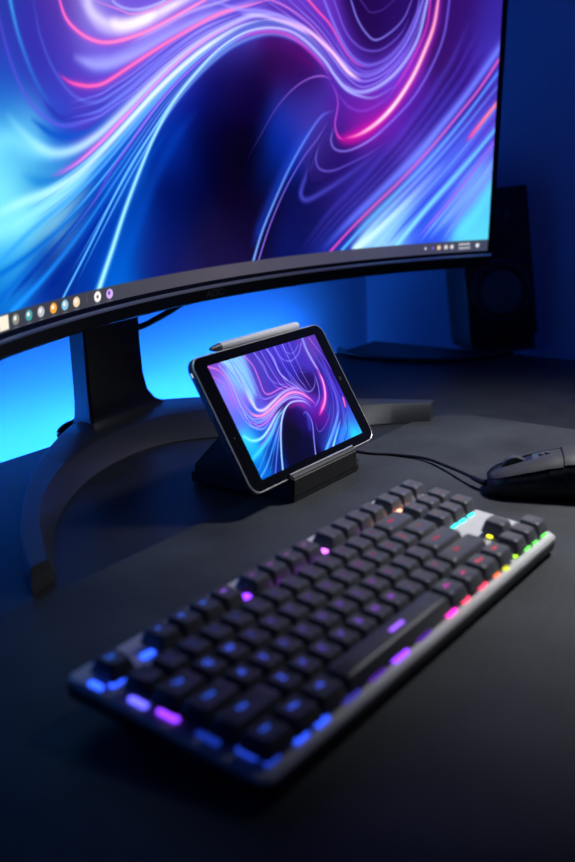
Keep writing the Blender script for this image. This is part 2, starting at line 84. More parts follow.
[[[0.194,0.0194],[0.2185,0.0392],[0.2433,0.0588],[0.2704,0.0773],[0.297,0.0963],[0.3222,0.1164],[0.3474,0.1367],[0.3702,0.1586],[0.3923,0.1809],[0.4127,0.2039],[0.4326,0.2272],[0.449,0.252],[0.465,0.2768]],[0.00377,0.00515],["261660","2a1668"],[0.2501651539476968,0.3513439371289808]],
[[[0.1906,0.0197],[0.2149,0.04],[0.2397,0.0601],[0.267,0.0787],[0.2939,0.098],[0.3193,0.1184],[0.3445,0.1392],[0.3672,0.1614],[0.3893,0.184],[0.4097,0.2077],[0.4294,0.2314],[0.4452,0.2567],[0.4607,0.2819]],[0.00418,0.00335],["4a48c8","5448c0"],[0.4578425149381962,0.34346991398254534]],
[[[0.187,0.02],[0.211,0.0407],[0.2358,0.0613],[0.2635,0.0803],[0.2905,0.0998],[0.3161,0.1206],[0.3413,0.1418],[0.3641,0.1645],[0.3864,0.1874],[0.4064,0.2115],[0.4259,0.2358],[0.4412,0.2616],[0.4562,0.2875]],[0.00465,0.0033],["261660","2a1668"],[0.3863052157920742,0.3348433281315545]],
[[[0.1809,0.0205],[0.2048,0.0421],[0.2292,0.0635],[0.2574,0.0828],[0.2849,0.1028],[0.3107,0.1242],[0.3361,0.146],[0.359,0.1694],[0.3815,0.193],[0.4011,0.2179],[0.4203,0.243],[0.4346,0.2698],[0.4487,0.2965]],[0.00545,0.00492],["4a48c8","5448c0"],[0.3547754816883109,0.45324746251836445]],
[[[-0.1822,0.1699],[-0.1371,0.1772],[-0.0936,0.1959],[-0.059,0.2153],[-0.0181,0.2378],[0.0274,0.2597],[0.0822,0.2773]],[0.00278,0.00248],["6878f0","a098f8"],[0.5,0.8]],
[[[-0.2744,0.1738],[-0.2553,0.16],[-0.234,0.1478],[-0.2073,0.1407],[-0.176,0.1435],[-0.1436,0.1544],[-0.1137,0.1695],[-0.0851,0.1862],[-0.0566,0.2035],[-0.0249,0.2225],[0.0129,0.2425],[0.0538,0.2606],[0.1009,0.2768],[0.1449,0.28],[0.1798,0.2709]],[0.00822,0.00336],["84dcf0","c8ecff","d0ccff","b0a8ff"],[0.8,0.9]],
[[[-0.2168,0.1209],[-0.1956,0.1252],[-0.1709,0.1338],[-0.1396,0.1482],[-0.1078,0.1668],[-0.076,0.1854]],[0.00399,0.00296],["c060d8","e080e8"],[0.5,1]],
[[[-0.1988,0.1236],[-0.171,0.133],[-0.1396,0.1482],[-0.1078,0.1668],[-0.076,0.1864],[-0.0346,0.2127],[0.005,0.2363],[0.0443,0.2551],[0.1009,0.2758]],[0.00202,0.00138],["f080d8","e88ce4"],[0.9,0.8]],
[[[-0.345,0.0876],[-0.2996,0.0951],[-0.2629,0.102],[-0.2181,0.1092],[-0.1797,0.1202],[-0.1482,0.135],[-0.1164,0.1533],[-0.0845,0.1734],[-0.0509,0.1953],[-0.0112,0.2193],[0.0299,0.2416],[0.0772,0.2631],[0.1166,0.2749]],[0.00706,0.00328],["90e8f0","d0fcf8","e8fcff","d8d8ff"],[0.7,1]],
[[[-0.2798,0.0831],[-0.2315,0.0957],[-0.1853,0.1091],[-0.1458,0.1287],[-0.1058,0.1523],[-0.0592,0.1839],[-0.0178,0.2105],[0.0282,0.2366],[0.0819,0.2615]],[0.00376,0.002],["a8ecf4","60b8f8","90b0ff"],[0.8,0.8]],
[[[-0.3356,0.0431],[-0.2979,0.0576],[-0.2514,0.0772],[-0.2017,0.0962],[-0.1575,0.1157],[-0.1126,0.1432],[-0.0691,0.1735],[-0.029,0.2006],[0.0186,0.2284]],[0.00417,0.00184],["2898e8","4aa8f8","7aa0f8"],[0.7,0.8]],
[[[-0.1921,0.0718],[-0.1548,0.0949],[-0.1266,0.1208],[-0.1005,0.1412],[-0.076,0.1614],[-0.0436,0.188],[-0.0037,0.2139],[0.036,0.237],[0.085,0.2607]],[0.00185,0.00175],["7038d0","a05ce4","8c60e8"],[0.6,0.9]],
[[[-0.2863,0.0147],[-0.2339,0.0368],[-0.1853,0.064],[-0.1443,0.0924],[-0.1144,0.1185]],[0.00443,0.00298],["2494f4","1a70e0"],[1,0.4]],
[[[-0.3464,0.0102],[-0.31,0.0245],[-0.2629,0.0449],[-0.2072,0.0731]],[0.00526,0.00343],["0a58c4","0a60c8"],[0.5,0.5]],
[[[-0.2106,0.0129],[-0.1713,0.0489],[-0.1374,0.0827],[-0.0987,0.1225],[-0.0625,0.1548],[-0.025,0.1874],[0.0167,0.2176],[0.0596,0.2432],[0.107,0.2621],[0.1529,0.264]],[0.00188,0.00167],["58b4ff","78c4ff","7a8cf8"],[1,0.7]],
[[[-0.1219,0.0192],[-0.0917,0.0629],[-0.0621,0.1068],[-0.0253,0.1477],[0.0139,0.1813]],[0.01243,0.0075],["0a5cc8","1440b0"],[0.55,0.35]],
[[[-0.1543,0.0121],[-0.1291,0.049],[-0.106,0.0852],[-0.08,0.1219],[-0.0547,0.1547],[-0.0267,0.1845],[0.0104,0.2145],[0.047,0.2396],[0.0818,0.2565],[0.1102,0.2644],[0.137,0.2671],[0.164,0.2647],[0.1896,0.2545],[0.2171,0.2363],[0.2336,0.2203],[0.2518,0.2061],[0.2748,0.1986],[0.3009,0.1979],[0.336,0.2139]],[0.00538,0.00317,0.00174,0.00193,0.00269,0.00276],["a4ecff","98dcff","b8d8ff","c0b0ff","b0b4ff","a0b0ff"],[1,0.95]],
[[[0.0691,0.2478],[0.0976,0.2585],[0.1323,0.2632],[0.1608,0.2603],[0.1848,0.2499],[0.2091,0.2348],[0.2289,0.2157]],[0.00275,0.00269],["c838c8","e848c8","b040d0"],[0.5,0.8]],
[[[0.1053,0.2478],[0.145,0.251],[0.1769,0.241],[0.2028,0.2259]],[0.00888,0.00796],["481470","601468"],[0.4,0.5]],
[[[0.0256,0.2891],[0.0791,0.282],[0.126,0.2827],[0.1766,0.2728],[0.2184,0.2527],[0.2494,0.2331],[0.274,0.2226]],[0.00312,0.00271],["a89cff","9c90ff"],[0.7,0.8]],
[[[0.0822,0.2773],[0.1166,0.2779],[0.1608,0.2728],[0.1959,0.2623]],[0.00298,0.00261],["c0c0ff","e0c0f4"],[0.7,0.8]],
[[[0.1166,0.2779],[0.1608,0.2739],[0.1926,0.2664],[0.2265,0.2476],[0.2553,0.2254],[0.2775,0.2159]],[0.00327,0.00408],["d0b0f4","ffc8ec","ffe0ec"],[0.6,1]],
[[[0.0724,0.3078],[0.1214,0.2974],[0.1607,0.2884],[0.1925,0.2749],[0.2183,0.257],[0.2445,0.2385]],[0.00159,0.00147],["f090d8","c070e0"],[0.8,0.5]],
[[[0.1464,0.3281],[0.1826,0.3046],[0.205,0.2895],[0.226,0.2748],[0.2507,0.2476],[0.2696,0.2349],[0.2931,0.2312]],[0.00212,0.00177],["ff5aa4","ff5cb0","c050d0"],[1,0.7]],
[[[0.2369,0.3419],[0.2553,0.3081],[0.2671,0.286],[0.2821,0.2703],[0.2984,0.2632],[0.322,0.2735],[0.342,0.2904],[0.3551,0.315],[0.3748,0.3527]],[0.0018,0.00159],["8080f4","9494ff","7a60d8"],[0.9,0.6]],
[[[0.2391,0.3306],[0.2745,0.3041],[0.2876,0.2939],[0.3066,0.2974],[0.3221,0.3073],[0.364,0.3347]],[0.00129,0.00133],["6848b8","6848b8"],[0.6,0.3]],
[[[0.2088,0.339],[0.2284,0.3061],[0.2484,0.2718],[0.2697,0.2552],[0.2924,0.2505],[0.3147,0.256],[0.3396,0.2743],[0.3528,0.2979]],[0.00191,0.00161],["7858d4","7a68e4"],[0.9,0.5]],
[[[0.1891,0.3385],[0.211,0.3069],[0.2373,0.2679],[0.2604,0.2436],[0.2865,0.2344],[0.3153,0.2423],[0.3416,0.2641],[0.3609,0.2949],[0.3661,0.3157],[0.3759,0.355]],[0.00278,0.00265],["8a80f4","7868e0","8070e8"],[0.9,0.7]],
[[[0.2243,0.279],[0.2493,0.2387],[0.2707,0.2248],[0.2998,0.2269],[0.3313,0.2452],[0.357,0.2775],[0.3724,0.3161],[0.3877,0.3548]],[0.00262,0.00225],["8868e4","8c8cff"],[0.6,0.85]],
[[[0.2497,0.2253],[0.271,0.2169],[0.2968,0.2187],[0.3285,0.2347],[0.3561,0.2636]],[0.00202,0.00204],["a884f0","8070f0"],[0.7,0.6]],
[[[0.2319,0.2224],[0.2501,0.2095],[0.2746,0.2032],[0.3052,0.2108],[0.3383,0.2327],[0.3655,0.2686],[0.3788,0.3165],[0.3896,0.3558]],[0.00349,0.00345],["a8b0ff","b4bcff","9ca0ff"],[0.7,0.95]],
[[[0.234,0.2046],[0.2556,0.1868],[0.2786,0.1813],[0.3013,0.1874],[0.3268,0.2008]],[0.00216,0.00194],["7a40c8","8a50d8"],[0.7,0.6]],
[[[0.4027,0.3596],[0.396,0.3199],[0.3901,0.2849],[0.3774,0.2551],[0.3583,0.2215],[0.3322,0.1902],[0.3053,0.1686],[0.2762,0.1544],[0.2517,0.1486],[0.2368,0.1522]],[0.01062,0.01102],["7a30b0","c020a8","e818a4"],[0.7,0.85]],
[[[0.3883,0.3587],[0.3834,0.3191],[0.379,0.2844],[0.3661,0.257],[0.3451,0.2259],[0.3204,0.1983]],[0.00265,0.00277],["d848c8","e838c0"],[0.8,0.6]],
[[[0.4027,0.3596],[0.396,0.3199],[0.3901,0.2849],[0.3774,0.2551],[0.3583,0.2215],[0.3322,0.1902],[0.3053,0.1686],[0.2762,0.1544],[0.2501,0.1492]],[0.00265,0.00356,0.00389,0.00249],["ff78b0","ffb8d0","ffe0ec","ff80c4"],[1,1]],
[[[0.2501,0.1475],[0.2401,0.1522],[0.2349,0.166],[0.2392,0.1889],[0.234,0.2046],[0.2224,0.2166]],[0.00208,0.00134],["ff40b4","c050d4","8a50c8"],[1,0.6]],
[[[0.4189,0.3609],[0.4133,0.3209],[0.4067,0.274],[0.3882,0.2342],[0.3611,0.1978],[0.3266,0.1687],[0.2929,0.1472],[0.2604,0.1345]],[0.00253,0.00223],["7a64ec","8c74f4"],[0.7,0.8]],
[[[0.2333,0.1637],[0.2287,0.1476],[0.2356,0.1371],[0.2538,0.1346],[0.28,0.1414],[0.3156,0.1579]],[0.00192,0.00168],["7a70e0","a088f4"],[0.8,0.7]],
[[[0.2203,0.1568],[0.2075,0.1398],[0.2044,0.1249],[0.2112,0.1143],[0.2295,0.1116],[0.2559,0.118],[0.2968,0.1329],[0.3339,0.1519]],[0.00192,0.00169],["5850c0","7868d8","6048b8"],[0.9,0.5]],
[[[0.0862,0.122],[0.1093,0.1485],[0.137,0.1808],[0.1644,0.2029],[0.1901,0.2156],[0.2126,0.2196],[0.2289,0.2157]],[0.00132,0.00148],["40288c","9060d0","a868d8"],[0.3,1]],
[[[0.0983,0.0273],[0.1152,0.0578],[0.1419,0.0982],[0.1714,0.1368],[0.2005,0.1682]],[0.00966,0.01084],["1840c0","3050c8"],[0.6,0.5]],
[[[0.0998,0.0135],[0.1152,0.0465],[0.1369,0.0815],[0.1616,0.1179],[0.1909,0.1535],[0.2134,0.175],[0.2345,0.182]],[0.00264,0.00218],["78acff","6c98ff","6a68e0"],[1,0.6]],
[[[0.1082,0.0127],[0.1286,0.0535],[0.1535,0.0921],[0.1813,0.1254],[0.2073,0.15],[0.2234,0.1683]],[0.00153,0.0015],["9070ec","7a60d8"],[1,0.5]],
[[[0.2163,0.0177],[0.2579,0.0468],[0.3152,0.0862],[0.3713,0.1283],[0.4102,0.1653],[0.4482,0.204],[0.4879,0.2516],[0.517,0.2874]],[0.00719,0.0062],["5868f0","7c8cfc","6c78f0"],[0.8,0.9]],
[[[0.2299,0.0142],[0.2631,0.0391],[0.3042,0.068],[0.3447,0.0965],[0.3923,0.1356],[0.4385,0.1804],[0.4685,0.2118],[0.4976,0.2495],[0.5251,0.286]],[0.00246,0.00235],["e048b0","c868c8","e85ab0"],[1,0.95]],
[[[0.2503,0.0152],[0.2883,0.0439],[0.3452,0.0852],[0.393,0.123],[0.4469,0.1755],[0.4958,0.2309],[0.5262,0.2663]],[0.00319,0.00278],["58b0ff","6aa8ff","4a80f0"],[1,0.9]],
[[[0.274,0.0147],[0.3203,0.0434],[0.3561,0.0685],[0.3975,0.1015],[0.4258,0.1239]],[0.00876,0.00578],["d4fcff","b8e4ff","6890f0"],[1,0.2]],
[[[0.4507,0.144],[0.4628,0.1566],[0.4793,0.1744],[0.4972,0.1935],[0.5292,0.2283]],[0.00374,0.00309],["e838a8","ff8098","ff8ca0"],[1,1]],
[[[0.3418,0.0141],[0.3883,0.0583],[0.4278,0.0932],[0.4664,0.1286],[0.4981,0.1605],[0.5314,0.1949]],[0.00444,0.00284],["88dcff","70c4ff","58a8ff"],[1,0.9]],
[[[0.3753,0.02],[0.4135,0.0547],[0.4525,0.0926],[0.4963,0.1425],[0.527,0.1786]],[0.00267,0.00257],["a070f0","9068e8"],[0.9,0.9]],
[[[0.3955,0.0189],[0.4383,0.0578],[0.4769,0.0961],[0.498,0.1205],[0.5287,0.1569]],[0.00745,0.00576],["80b4f8","80a4f8"],[0.8,0.7]],
[[[0.4223,0.0202],[0.4596,0.0624],[0.4962,0.101],[0.5289,0.1363]],[0.00149,0.00145],["7a78d8","8880e0"],[0.8,0.8]],
[[[0.4359,0.0169],[0.4706,0.0461],[0.4975,0.0838],[0.5246,0.1225]],[0.01348,0.00874],["60d8e8","58cce8"],[0.9,0.7]],
[[[0.2172,0.15],[0.1979,0.1227],[0.1833,0.0978],[0.1801,0.0852],[0.1885,0.0791],[0.2084,0.0841],[0.2448,0.0993],[0.2873,0.121],[0.3357,0.1494]],[0.00357,0.00472,0.00448,0.00367],["5450c8","4a4cc0","4a48b8","5040b0"],[0.2,0.9,0.8,0.3]],
[[[0.2282,0.1706],[0.2107,0.1455],[0.1978,0.125],[0.1915,0.1068],[0.1982,0.0973],[0.2214,0.1012],[0.2609,0.1167]],[0.00218,0.00253],["20104c","20104c"],[0.3,0.6,0.2]]]
MI=[[-0.2993,0.0074,"rect","f4ecd8"],[-0.2817,0.008,"dot","8a8a80"],[-0.2618,0.0074,"dot","4aa0a8"],[-0.2435,0.0077,"dot","b8bcc0"],[-0.2243,0.0079,"dot","f4a838"],[-0.2065,0.0078,"dot","88c0e0"],[-0.1886,0.0072,"dot","f0d4b0"],[-0.1553,0.0078,"ring","f6f2ec"],[-0.1361,0.0075,"dot","d8b0f0"],[0.392,0.0099,"tiny","d8d4e0"],[0.4045,0.0084,"tiny","8060e0"],[0.4146,0.0097,"small","f0c8a0"],[0.4264,0.0093,"small","d8d0d0"],[0.4364,0.0093,"small","d8d0d0"],[0.4571,0.0125,"text","e8e4e8"],[0.4575,0.0069,"text","e8e4e8"],[0.479,0.01,"small","e0e0e8"]]
TB=[[-0.0782,0.0486,"7a50c0"],[-0.0732,0.0306,"8080f0"],[-0.0482,0.0364,"80b8f0"],[-0.0199,0.0312,"5040b0"],[-0.0111,0.0163,"4838b0"],[0.0195,0.0256,"3830a8"],[0.0433,0.035,"4a38b0"],[0.0193,0.0399,"5040c0"],[0.0651,0.0412,"6040a8"],[0.033,0.0113,"2c1860"],[0.0659,-0.0056,"4028a0"],[0.0745,0.0201,"3c2890"],[0.0811,-0.0156,"4838b0"],[0.0769,-0.036,"4060d0"],[0.0733,-0.0489,"30c0e0"],[0.0506,-0.0521,"3080e0"],[0.0291,-0.0462,"3058c0"],[0.0574,-0.0247,"4038a0"],[0.0206,-0.0358,"201860"],[-0.0061,-0.0445,"120c3c"],[-0.0182,-0.0234,"0c0828"],[-0.0133,-0.0089,"280c48"],[-0.0291,-0.0477,"0c0c30"],[-0.055,-0.0439,"0c2c80"],[-0.0554,-0.0249,"1058b8"],[-0.0742,-0.029,"20a0e8"],[-0.0733,-0.018,"40c8f0"],[-0.0745,-0.0429,"1068c8"],[-0.0737,0.0008,"6070e0"],[-0.0729,0.0174,"8070e0"],[-0.0593,-0.0105,"3060d0"],[-0.0162,0.0096,"5840b0"],[-0.0374,-0.0086,"6058d0"],[0.0257,-0.0085,"6030b0"],[0.026,-0.025,"601890"],[0.0054,-0.0176,"241260"],[0.0179,0.0025,"7a50c8"],[0.0008,0.0116,"6038b0"]]
TS=[[[[-0.0612,0.0535],[-0.0489,0.0414],[-0.0468,0.0265],[-0.0489,0.0135],[-0.0475,0.0036]],[0.00454,0.00323],["90ccf4","88b0f4","d8e0ff"],[0.9,0.9]],
[[[-0.0823,0.0523],[-0.0706,0.046],[-0.0662,0.0347],[-0.0683,0.022],[-0.0669,0.0103]],[0.00097,0.00099],["e07cc8","d068d0"],[0.9,0.8]],
[[[-0.0827,0.044],[-0.0732,0.0344],[-0.073,0.0212],[-0.0727,0.008]],[0.00079,0.0008],["c870d0","b060d8"],[0.8,0.6]],
[[[-0.0677,0.0502],[-0.0633,0.0369],[-0.0641,0.02],[-0.065,0.0032],[-0.0623,-0.0088],[-0.0514,-0.0136],[-0.0362,-0.0089]],[0.00108,0.00094],["98a8ff","a8b8ff","90a0ff"],[0.8,0.9]],
[[[-0.0521,0.0507],[-0.0506,0.0331],[-0.0527,0.0183],[-0.0537,0.007]],[0.00083,0.00092],["6040b0","c050d0"],[0.5,0.9]],
[[[-0.0311,0.0522],[-0.0258,0.0413],[-0.0268,0.0278],[-0.0279,0.0163],[-0.0214,0.0128],[0.0014,0.0145],[0.024,0.0103]],[0.00104,0.00091],["d070d4","f080d0","c868d8"],[0.9,0.8]],
[[[-0.0399,0.052],[-0.0334,0.039],[-0.0343,0.0236],[-0.0341,0.0119],[-0.0239,0.0095],[-0.0005,0.0119]],[0.00094,0.00088],["9890f8","a090f8"],[0.7,0.7]],
[[[-0.0164,0.0522],[-0.0122,0.0394],[-0.0126,0.0266],[-0.0046,0.0188],[0.0142,0.0146]],[0.00097,0.0009],["8c8cf4","8078e8"],[0.8,0.7]],
[[[0.0021,0.0525],[0.0056,0.0427],[0.0045,0.0289],[0.0101,0.0195],[0.0198,0.0092],[0.0283,-0.001]],[0.00138,0.00112],["9098f8","c0c8ff","9488f4"],[0.7,0.9]],
[[[0.0142,0.0522],[0.0165,0.0405],[0.027,0.0353],[0.0432,0.0392],[0.0554,0.0484]],[0.0009,0.00095],["8080ec","8c8cf4"],[0.8,0.6]],
[[[0.0267,0.0518],[0.0275,0.0444],[0.0367,0.0416],[0.0496,0.0474]],[0.00082,0.00084],["7a78e0","8080e8"],[0.8,0.6]],
[[[0.0152,0.0347],[0.0182,0.0238],[0.0225,0.0127],[0.0289,0.004],[0.0381,0.0029],[0.048,0.009],[0.0522,0.0206]],[0.0009,0.00084],["7a70e0","9ca0ff","7a60d0"],[0.7,0.7]],
[[[0.0313,0.0303],[0.0335,0.0226],[0.0435,0.0204]],[0.00062,0.00062],["6a58c8","6a58c8"],[0.5,0.4]],
[[[-0.07,0.0201],[-0.0697,0.0127],[-0.0693,0.0054],[-0.068,-0.0017],[-0.0642,-0.0082],[-0.055,-0.0109],[-0.0439,-0.0093],[-0.0327,-0.0057],[-0.0213,-0.0022],[-0.0097,0.0013],[0.0029,0.003],[0.0142,0.0013],[0.0235,-0.0039]],[0.00043,0.00042],["c0b8ff","b8a8ff"],[0.7883750569306205,0.7755436553866604]],
[[[-0.0691,0.0189],[-0.0683,0.0118],[-0.0673,0.0048],[-0.0649,-0.0018],[-0.0602,-0.007],[-0.0507,-0.0089],[-0.0399,-0.0071],[-0.0289,-0.0037],[-0.0175,-0.0004],[-0.0061,0.0025],[0.0059,0.0033],[0.0164,0.0011],[0.0251,-0.0043]],[0.00057,0.00055],["4838b0","5030a8"],[0.6904464328921863,0.9073867996384457]],
[[[-0.0687,0.0187],[-0.0678,0.0116],[-0.0668,0.0046],[-0.064,-0.0017],[-0.059,-0.0066],[-0.0496,-0.0083],[-0.0387,-0.0065],[-0.0277,-0.0031],[-0.0165,0.0001],[-0.0051,0.0028],[0.0067,0.0034],[0.017,0.001],[0.0255,-0.0044]],[0.00036,0.00054],["c0b8ff","b8a8ff"],[0.7960672156197536,0.6062801937026971]],
[[[-0.0674,0.0173],[-0.066,0.0106],[-0.0643,0.0039],[-0.0603,-0.0017],[-0.0542,-0.0051],[-0.0446,-0.006],[-0.034,-0.004],[-0.0232,-0.0007],[-0.012,0.0022],[-0.0009,0.0042],[0.0103,0.0038],[0.0196,0.0007],[0.0271,-0.0048]],[0.00056,0.00049],["4838b0","5030a8"],[0.7226735173960936,0.6405343457860059]],
[[[-0.0667,0.0166],[-0.0652,0.01],[-0.063,0.0036],[-0.0585,-0.0017],[-0.0516,-0.0043],[-0.0419,-0.0046],[-0.0314,-0.0026],[-0.0208,0.0007],[-0.0096,0.0033],[0.0014,0.0049],[0.0123,0.0041],[0.021,0.0006],[0.0281,-0.005]],[0.00058,0.00049],["c0b8ff","b8a8ff"],[0.9344556386916772,0.9154989068479161]],
[[[-0.0656,0.0155],[-0.0637,0.0091],[-0.061,0.003],[-0.0553,-0.0017],[-0.0475,-0.003],[-0.0377,-0.0026],[-0.0274,-0.0004],[-0.0168,0.0027],[-0.0058,0.005],[0.005,0.0061],[0.0153,0.0044],[0.0232,0.0003],[0.0297,-0.0054]],[0.0004,0.00066],["4838b0","5030a8"],[0.7485222019286999,0.7161966860880593]],
[[[-0.0648,0.0147],[-0.0627,0.0085],[-0.0597,0.0027],[-0.0533,-0.0017],[-0.0448,-0.0022],[-0.0348,-0.0013],[-0.0245,0.0012],[-0.0142,0.0041],[-0.0033,0.0062],[0.0073,0.0068],[0.0174,0.0046],[0.0246,0.0002],[0.0307,-0.0056]],[0.00058,0.00052],["c0b8ff","b8a8ff"],[0.6645593409040315,0.7407742799036947]],
[[[-0.0641,0.014],[-0.0616,0.0079],[-0.0582,0.0022],[-0.0511,-0.0016],[-0.0417,-0.0012],[-0.0318,0.0002],[-0.0217,0.0028],[-0.0114,0.0056],[-0.0006,0.0075],[0.01,0.0077],[0.0196,0.0049],[0.0263,0.0],[0.0316,-0.0059]],[0.00049,0.00051],["4838b0","5030a8"],[0.6672412396668688,0.8626825187696225]],
[[[-0.0669,0.0509],[-0.0653,0.0469],[-0.0637,0.043],[-0.0621,0.0391],[-0.061,0.035],[-0.0608,0.0308],[-0.0607,0.0266],[-0.0606,0.0224],[-0.0605,0.0182],[-0.0604,0.014],[-0.0602,0.0098],[-0.0598,0.0056],[-0.0594,0.0015]],[0.00034,0.00047],["a0a0ff","b8a0f8"],[0.6095150477989666,0.874101252777213]],
[[[-0.0612,0.0507],[-0.0597,0.0469],[-0.0582,0.0431],[-0.0567,0.0393],[-0.0556,0.0354],[-0.0552,0.0314],[-0.0551,0.0273],[-0.0551,0.0232],[-0.0549,0.0192],[-0.0549,0.0151],[-0.0543,0.0111],[-0.0536,0.0071],[-0.053,0.0032]],[0.0004,0.00041],["4a34a8","4a30a8"],[0.5619062624021062,0.8955300816468257]],
[[[-0.0572,0.0506],[-0.0558,0.0469],[-0.0543,0.0432],[-0.0529,0.0395],[-0.0518,0.0357],[-0.0514,0.0317],[-0.0512,0.0278],[-0.0513,0.0238],[-0.0511,0.0198],[-0.051,0.0159],[-0.0504,0.012],[-0.0494,0.0081],[-0.0486,0.0043]],[0.0005,0.00047],["a0a0ff","b8a0f8"],[0.7579506512388039,0.7415414896031016]],
[[[-0.0493,0.0505],[-0.048,0.047],[-0.0468,0.0433],[-0.0455,0.0398],[-0.0444,0.0362],[-0.0437,0.0325],[-0.0435,0.0287],[-0.0435,0.025],[-0.0434,0.0212],[-0.0434,0.0174],[-0.0423,0.0138],[-0.041,0.0102],[-0.0396,0.0066]],[0.00038,0.00054],["4a34a8","4a30a8"],[0.6202759035895689,0.713399167978845]],
[[[-0.0448,0.0504],[-0.0437,0.0469],[-0.0425,0.0435],[-0.0414,0.0399],[-0.0403,0.0364],[-0.0394,0.0329],[-0.0393,0.0292],[-0.0393,0.0256],[-0.0393,0.0219],[-0.0391,0.0182],[-0.0379,0.0148],[-0.0363,0.0114],[-0.0345,0.0079]],[0.00042,0.00049],["a0a0ff","b8a0f8"],[0.6857346962385319,0.644415753131394]],
[[[-0.0162,0.0519],[-0.0156,0.0476],[-0.015,0.0433],[-0.0144,0.039],[-0.0138,0.0347],[-0.0132,0.0304],[-0.0121,0.0262],[-0.0109,0.022],[-0.0098,0.0177],[-0.0055,0.0148],[-0.0001,0.0123],[0.0053,0.0097],[0.0107,0.0073]],[0.00057,0.00042],["8c8cf8","a090f8"],[0.6135903265249185,0.7050261751456544]],
[[[-0.0103,0.052],[-0.0098,0.0476],[-0.0094,0.0433],[-0.0089,0.039],[-0.0084,0.0347],[-0.0078,0.0304],[-0.0068,0.0262],[-0.0059,0.0219],[-0.0047,0.0177],[-0.0009,0.0147],[0.004,0.012],[0.0089,0.0093],[0.0138,0.0065]],[0.00066,0.00058],["2c1c80","2c1870"],[0.5065522323798518,0.8502721992387545]],
[[[-0.0068,0.052],[-0.0065,0.0476],[-0.006,0.0433],[-0.0055,0.039],[-0.0051,0.0347],[-0.0046,0.0304],[-0.0037,0.0262],[-0.0028,0.0219],[-0.0018,0.0177],[0.0018,0.0146],[0.0064,0.0118],[0.011,0.0089],[0.0156,0.0061]],[0.00057,0.00063],["8c8cf8","a090f8"],[0.7845059055238142,0.7168455778540059]],
[[[0.0003,0.052],[0.0006,0.0477],[0.001,0.0434],[0.0012,0.0391],[0.0014,0.0347],[0.0019,0.0304],[0.0027,0.0262],[0.0034,0.022],[0.0042,0.0176],[0.0074,0.0144],[0.0113,0.0114],[0.0154,0.0083],[0.0194,0.0052]],[0.00052,0.00054],["2c1c80","2c1870"],[0.8833556244062204,0.5884106714614014]],
[[[0.0034,0.0521],[0.0036,0.0477],[0.0039,0.0434],[0.0041,0.0391],[0.0044,0.0347],[0.0048,0.0305],[0.0055,0.0262],[0.006,0.022],[0.0069,0.0176],[0.0098,0.0142],[0.0134,0.0112],[0.0171,0.008],[0.0209,0.0049]],[0.00066,0.00044],["8c8cf8","a090f8"],[0.8763253845382624,0.812579669062413]],
[[[0.0091,0.0521],[0.0094,0.0478],[0.0096,0.0435],[0.0097,0.0391],[0.0099,0.0348],[0.0101,0.0305],[0.0107,0.0262],[0.0113,0.0219],[0.0118,0.0176],[0.0144,0.0141],[0.0175,0.0109],[0.0208,0.0075],[0.0239,0.0042]],[0.0005,0.00066],["2c1c80","2c1870"],[0.9098040278250559,0.5642078800086098]],
[[[0.0149,0.0522],[0.0149,0.0478],[0.0149,0.0435],[0.015,0.0392],[0.0152,0.0348],[0.0154,0.0305],[0.0157,0.0262],[0.0161,0.022],[0.0167,0.0177],[0.0188,0.014],[0.0215,0.0105],[0.0242,0.007],[0.0269,0.0035]],[0.00058,0.00057],["8c8cf8","a090f8"],[0.6488316527908679,0.5690874862782831]],
[[[0.0207,0.0521],[0.0208,0.0478],[0.0207,0.0435],[0.0206,0.0392],[0.0207,0.0349],[0.0208,0.0305],[0.021,0.0262],[0.0213,0.022],[0.0217,0.0177],[0.0234,0.0138],[0.0255,0.0102],[0.0277,0.0065],[0.0298,0.0028]],[0.00067,0.00044],["2c1c80","2c1870"],[0.6035086663085384,0.8688171810532979]],
[[[0.0272,0.0522],[0.027,0.0479],[0.0268,0.0435],[0.0268,0.0392],[0.0266,0.0348],[0.0266,0.0305],[0.0267,0.0262],[0.0268,0.022],[0.027,0.0176],[0.0284,0.0137],[0.03,0.0098],[0.0314,0.0059],[0.033,0.002]],[0.00063,0.00043],["8c8cf8","a090f8"],[0.8251693635672426,0.9404086957195182]],
[[[0.0335,0.0523],[0.0333,0.0479],[0.033,0.0436],[0.0328,0.0392],[0.0326,0.035],[0.0325,0.0305],[0.0324,0.0262],[0.0323,0.0219],[0.0325,0.0176],[0.0334,0.0135],[0.0344,0.0095],[0.0353,0.0053],[0.0363,0.0013]],[0.00064,0.00044],["2c1c80","2c1870"],[0.8789281871546836,0.5986544491838661]],
[[[0.0378,0.0524],[0.0375,0.0479],[0.0372,0.0437],[0.0369,0.0392],[0.0367,0.0349],[0.0365,0.0306],[0.0362,0.0262],[0.036,0.0219],[0.0362,0.0176],[0.0367,0.0134],[0.0372,0.0092],[0.0379,0.0049],[0.0384,0.0008]],[0.00073,0.00065],["8c8cf8","a090f8"],[0.5605816501924685,0.6316218090623487]],
[[[0.0661,0.0459],[0.0666,0.0377],[0.0673,0.0296],[0.068,0.0214],[0.0678,0.0132],[0.0669,0.0049],[0.0661,-0.0032],[0.0625,-0.0113],[0.0577,-0.0191],[0.051,-0.0263],[0.0425,-0.0327],[0.0337,-0.039],[0.0248,-0.0451]],[0.00071,0.00077],["6c6cec","5878f0"],[0.5948776869529441,0.5064129626268877]],
[[[0.0671,0.042],[0.0678,0.0342],[0.0686,0.0262],[0.0694,0.0184],[0.0693,0.0105],[0.0684,0.0025],[0.0676,-0.0055],[0.0645,-0.0132],[0.0599,-0.0209],[0.0538,-0.0279],[0.0461,-0.0343],[0.0378,-0.0404],[0.0289,-0.0462]],[0.00066,0.00058],["2c2090","2c3098"],[0.5827196695725182,0.475201379120012]],
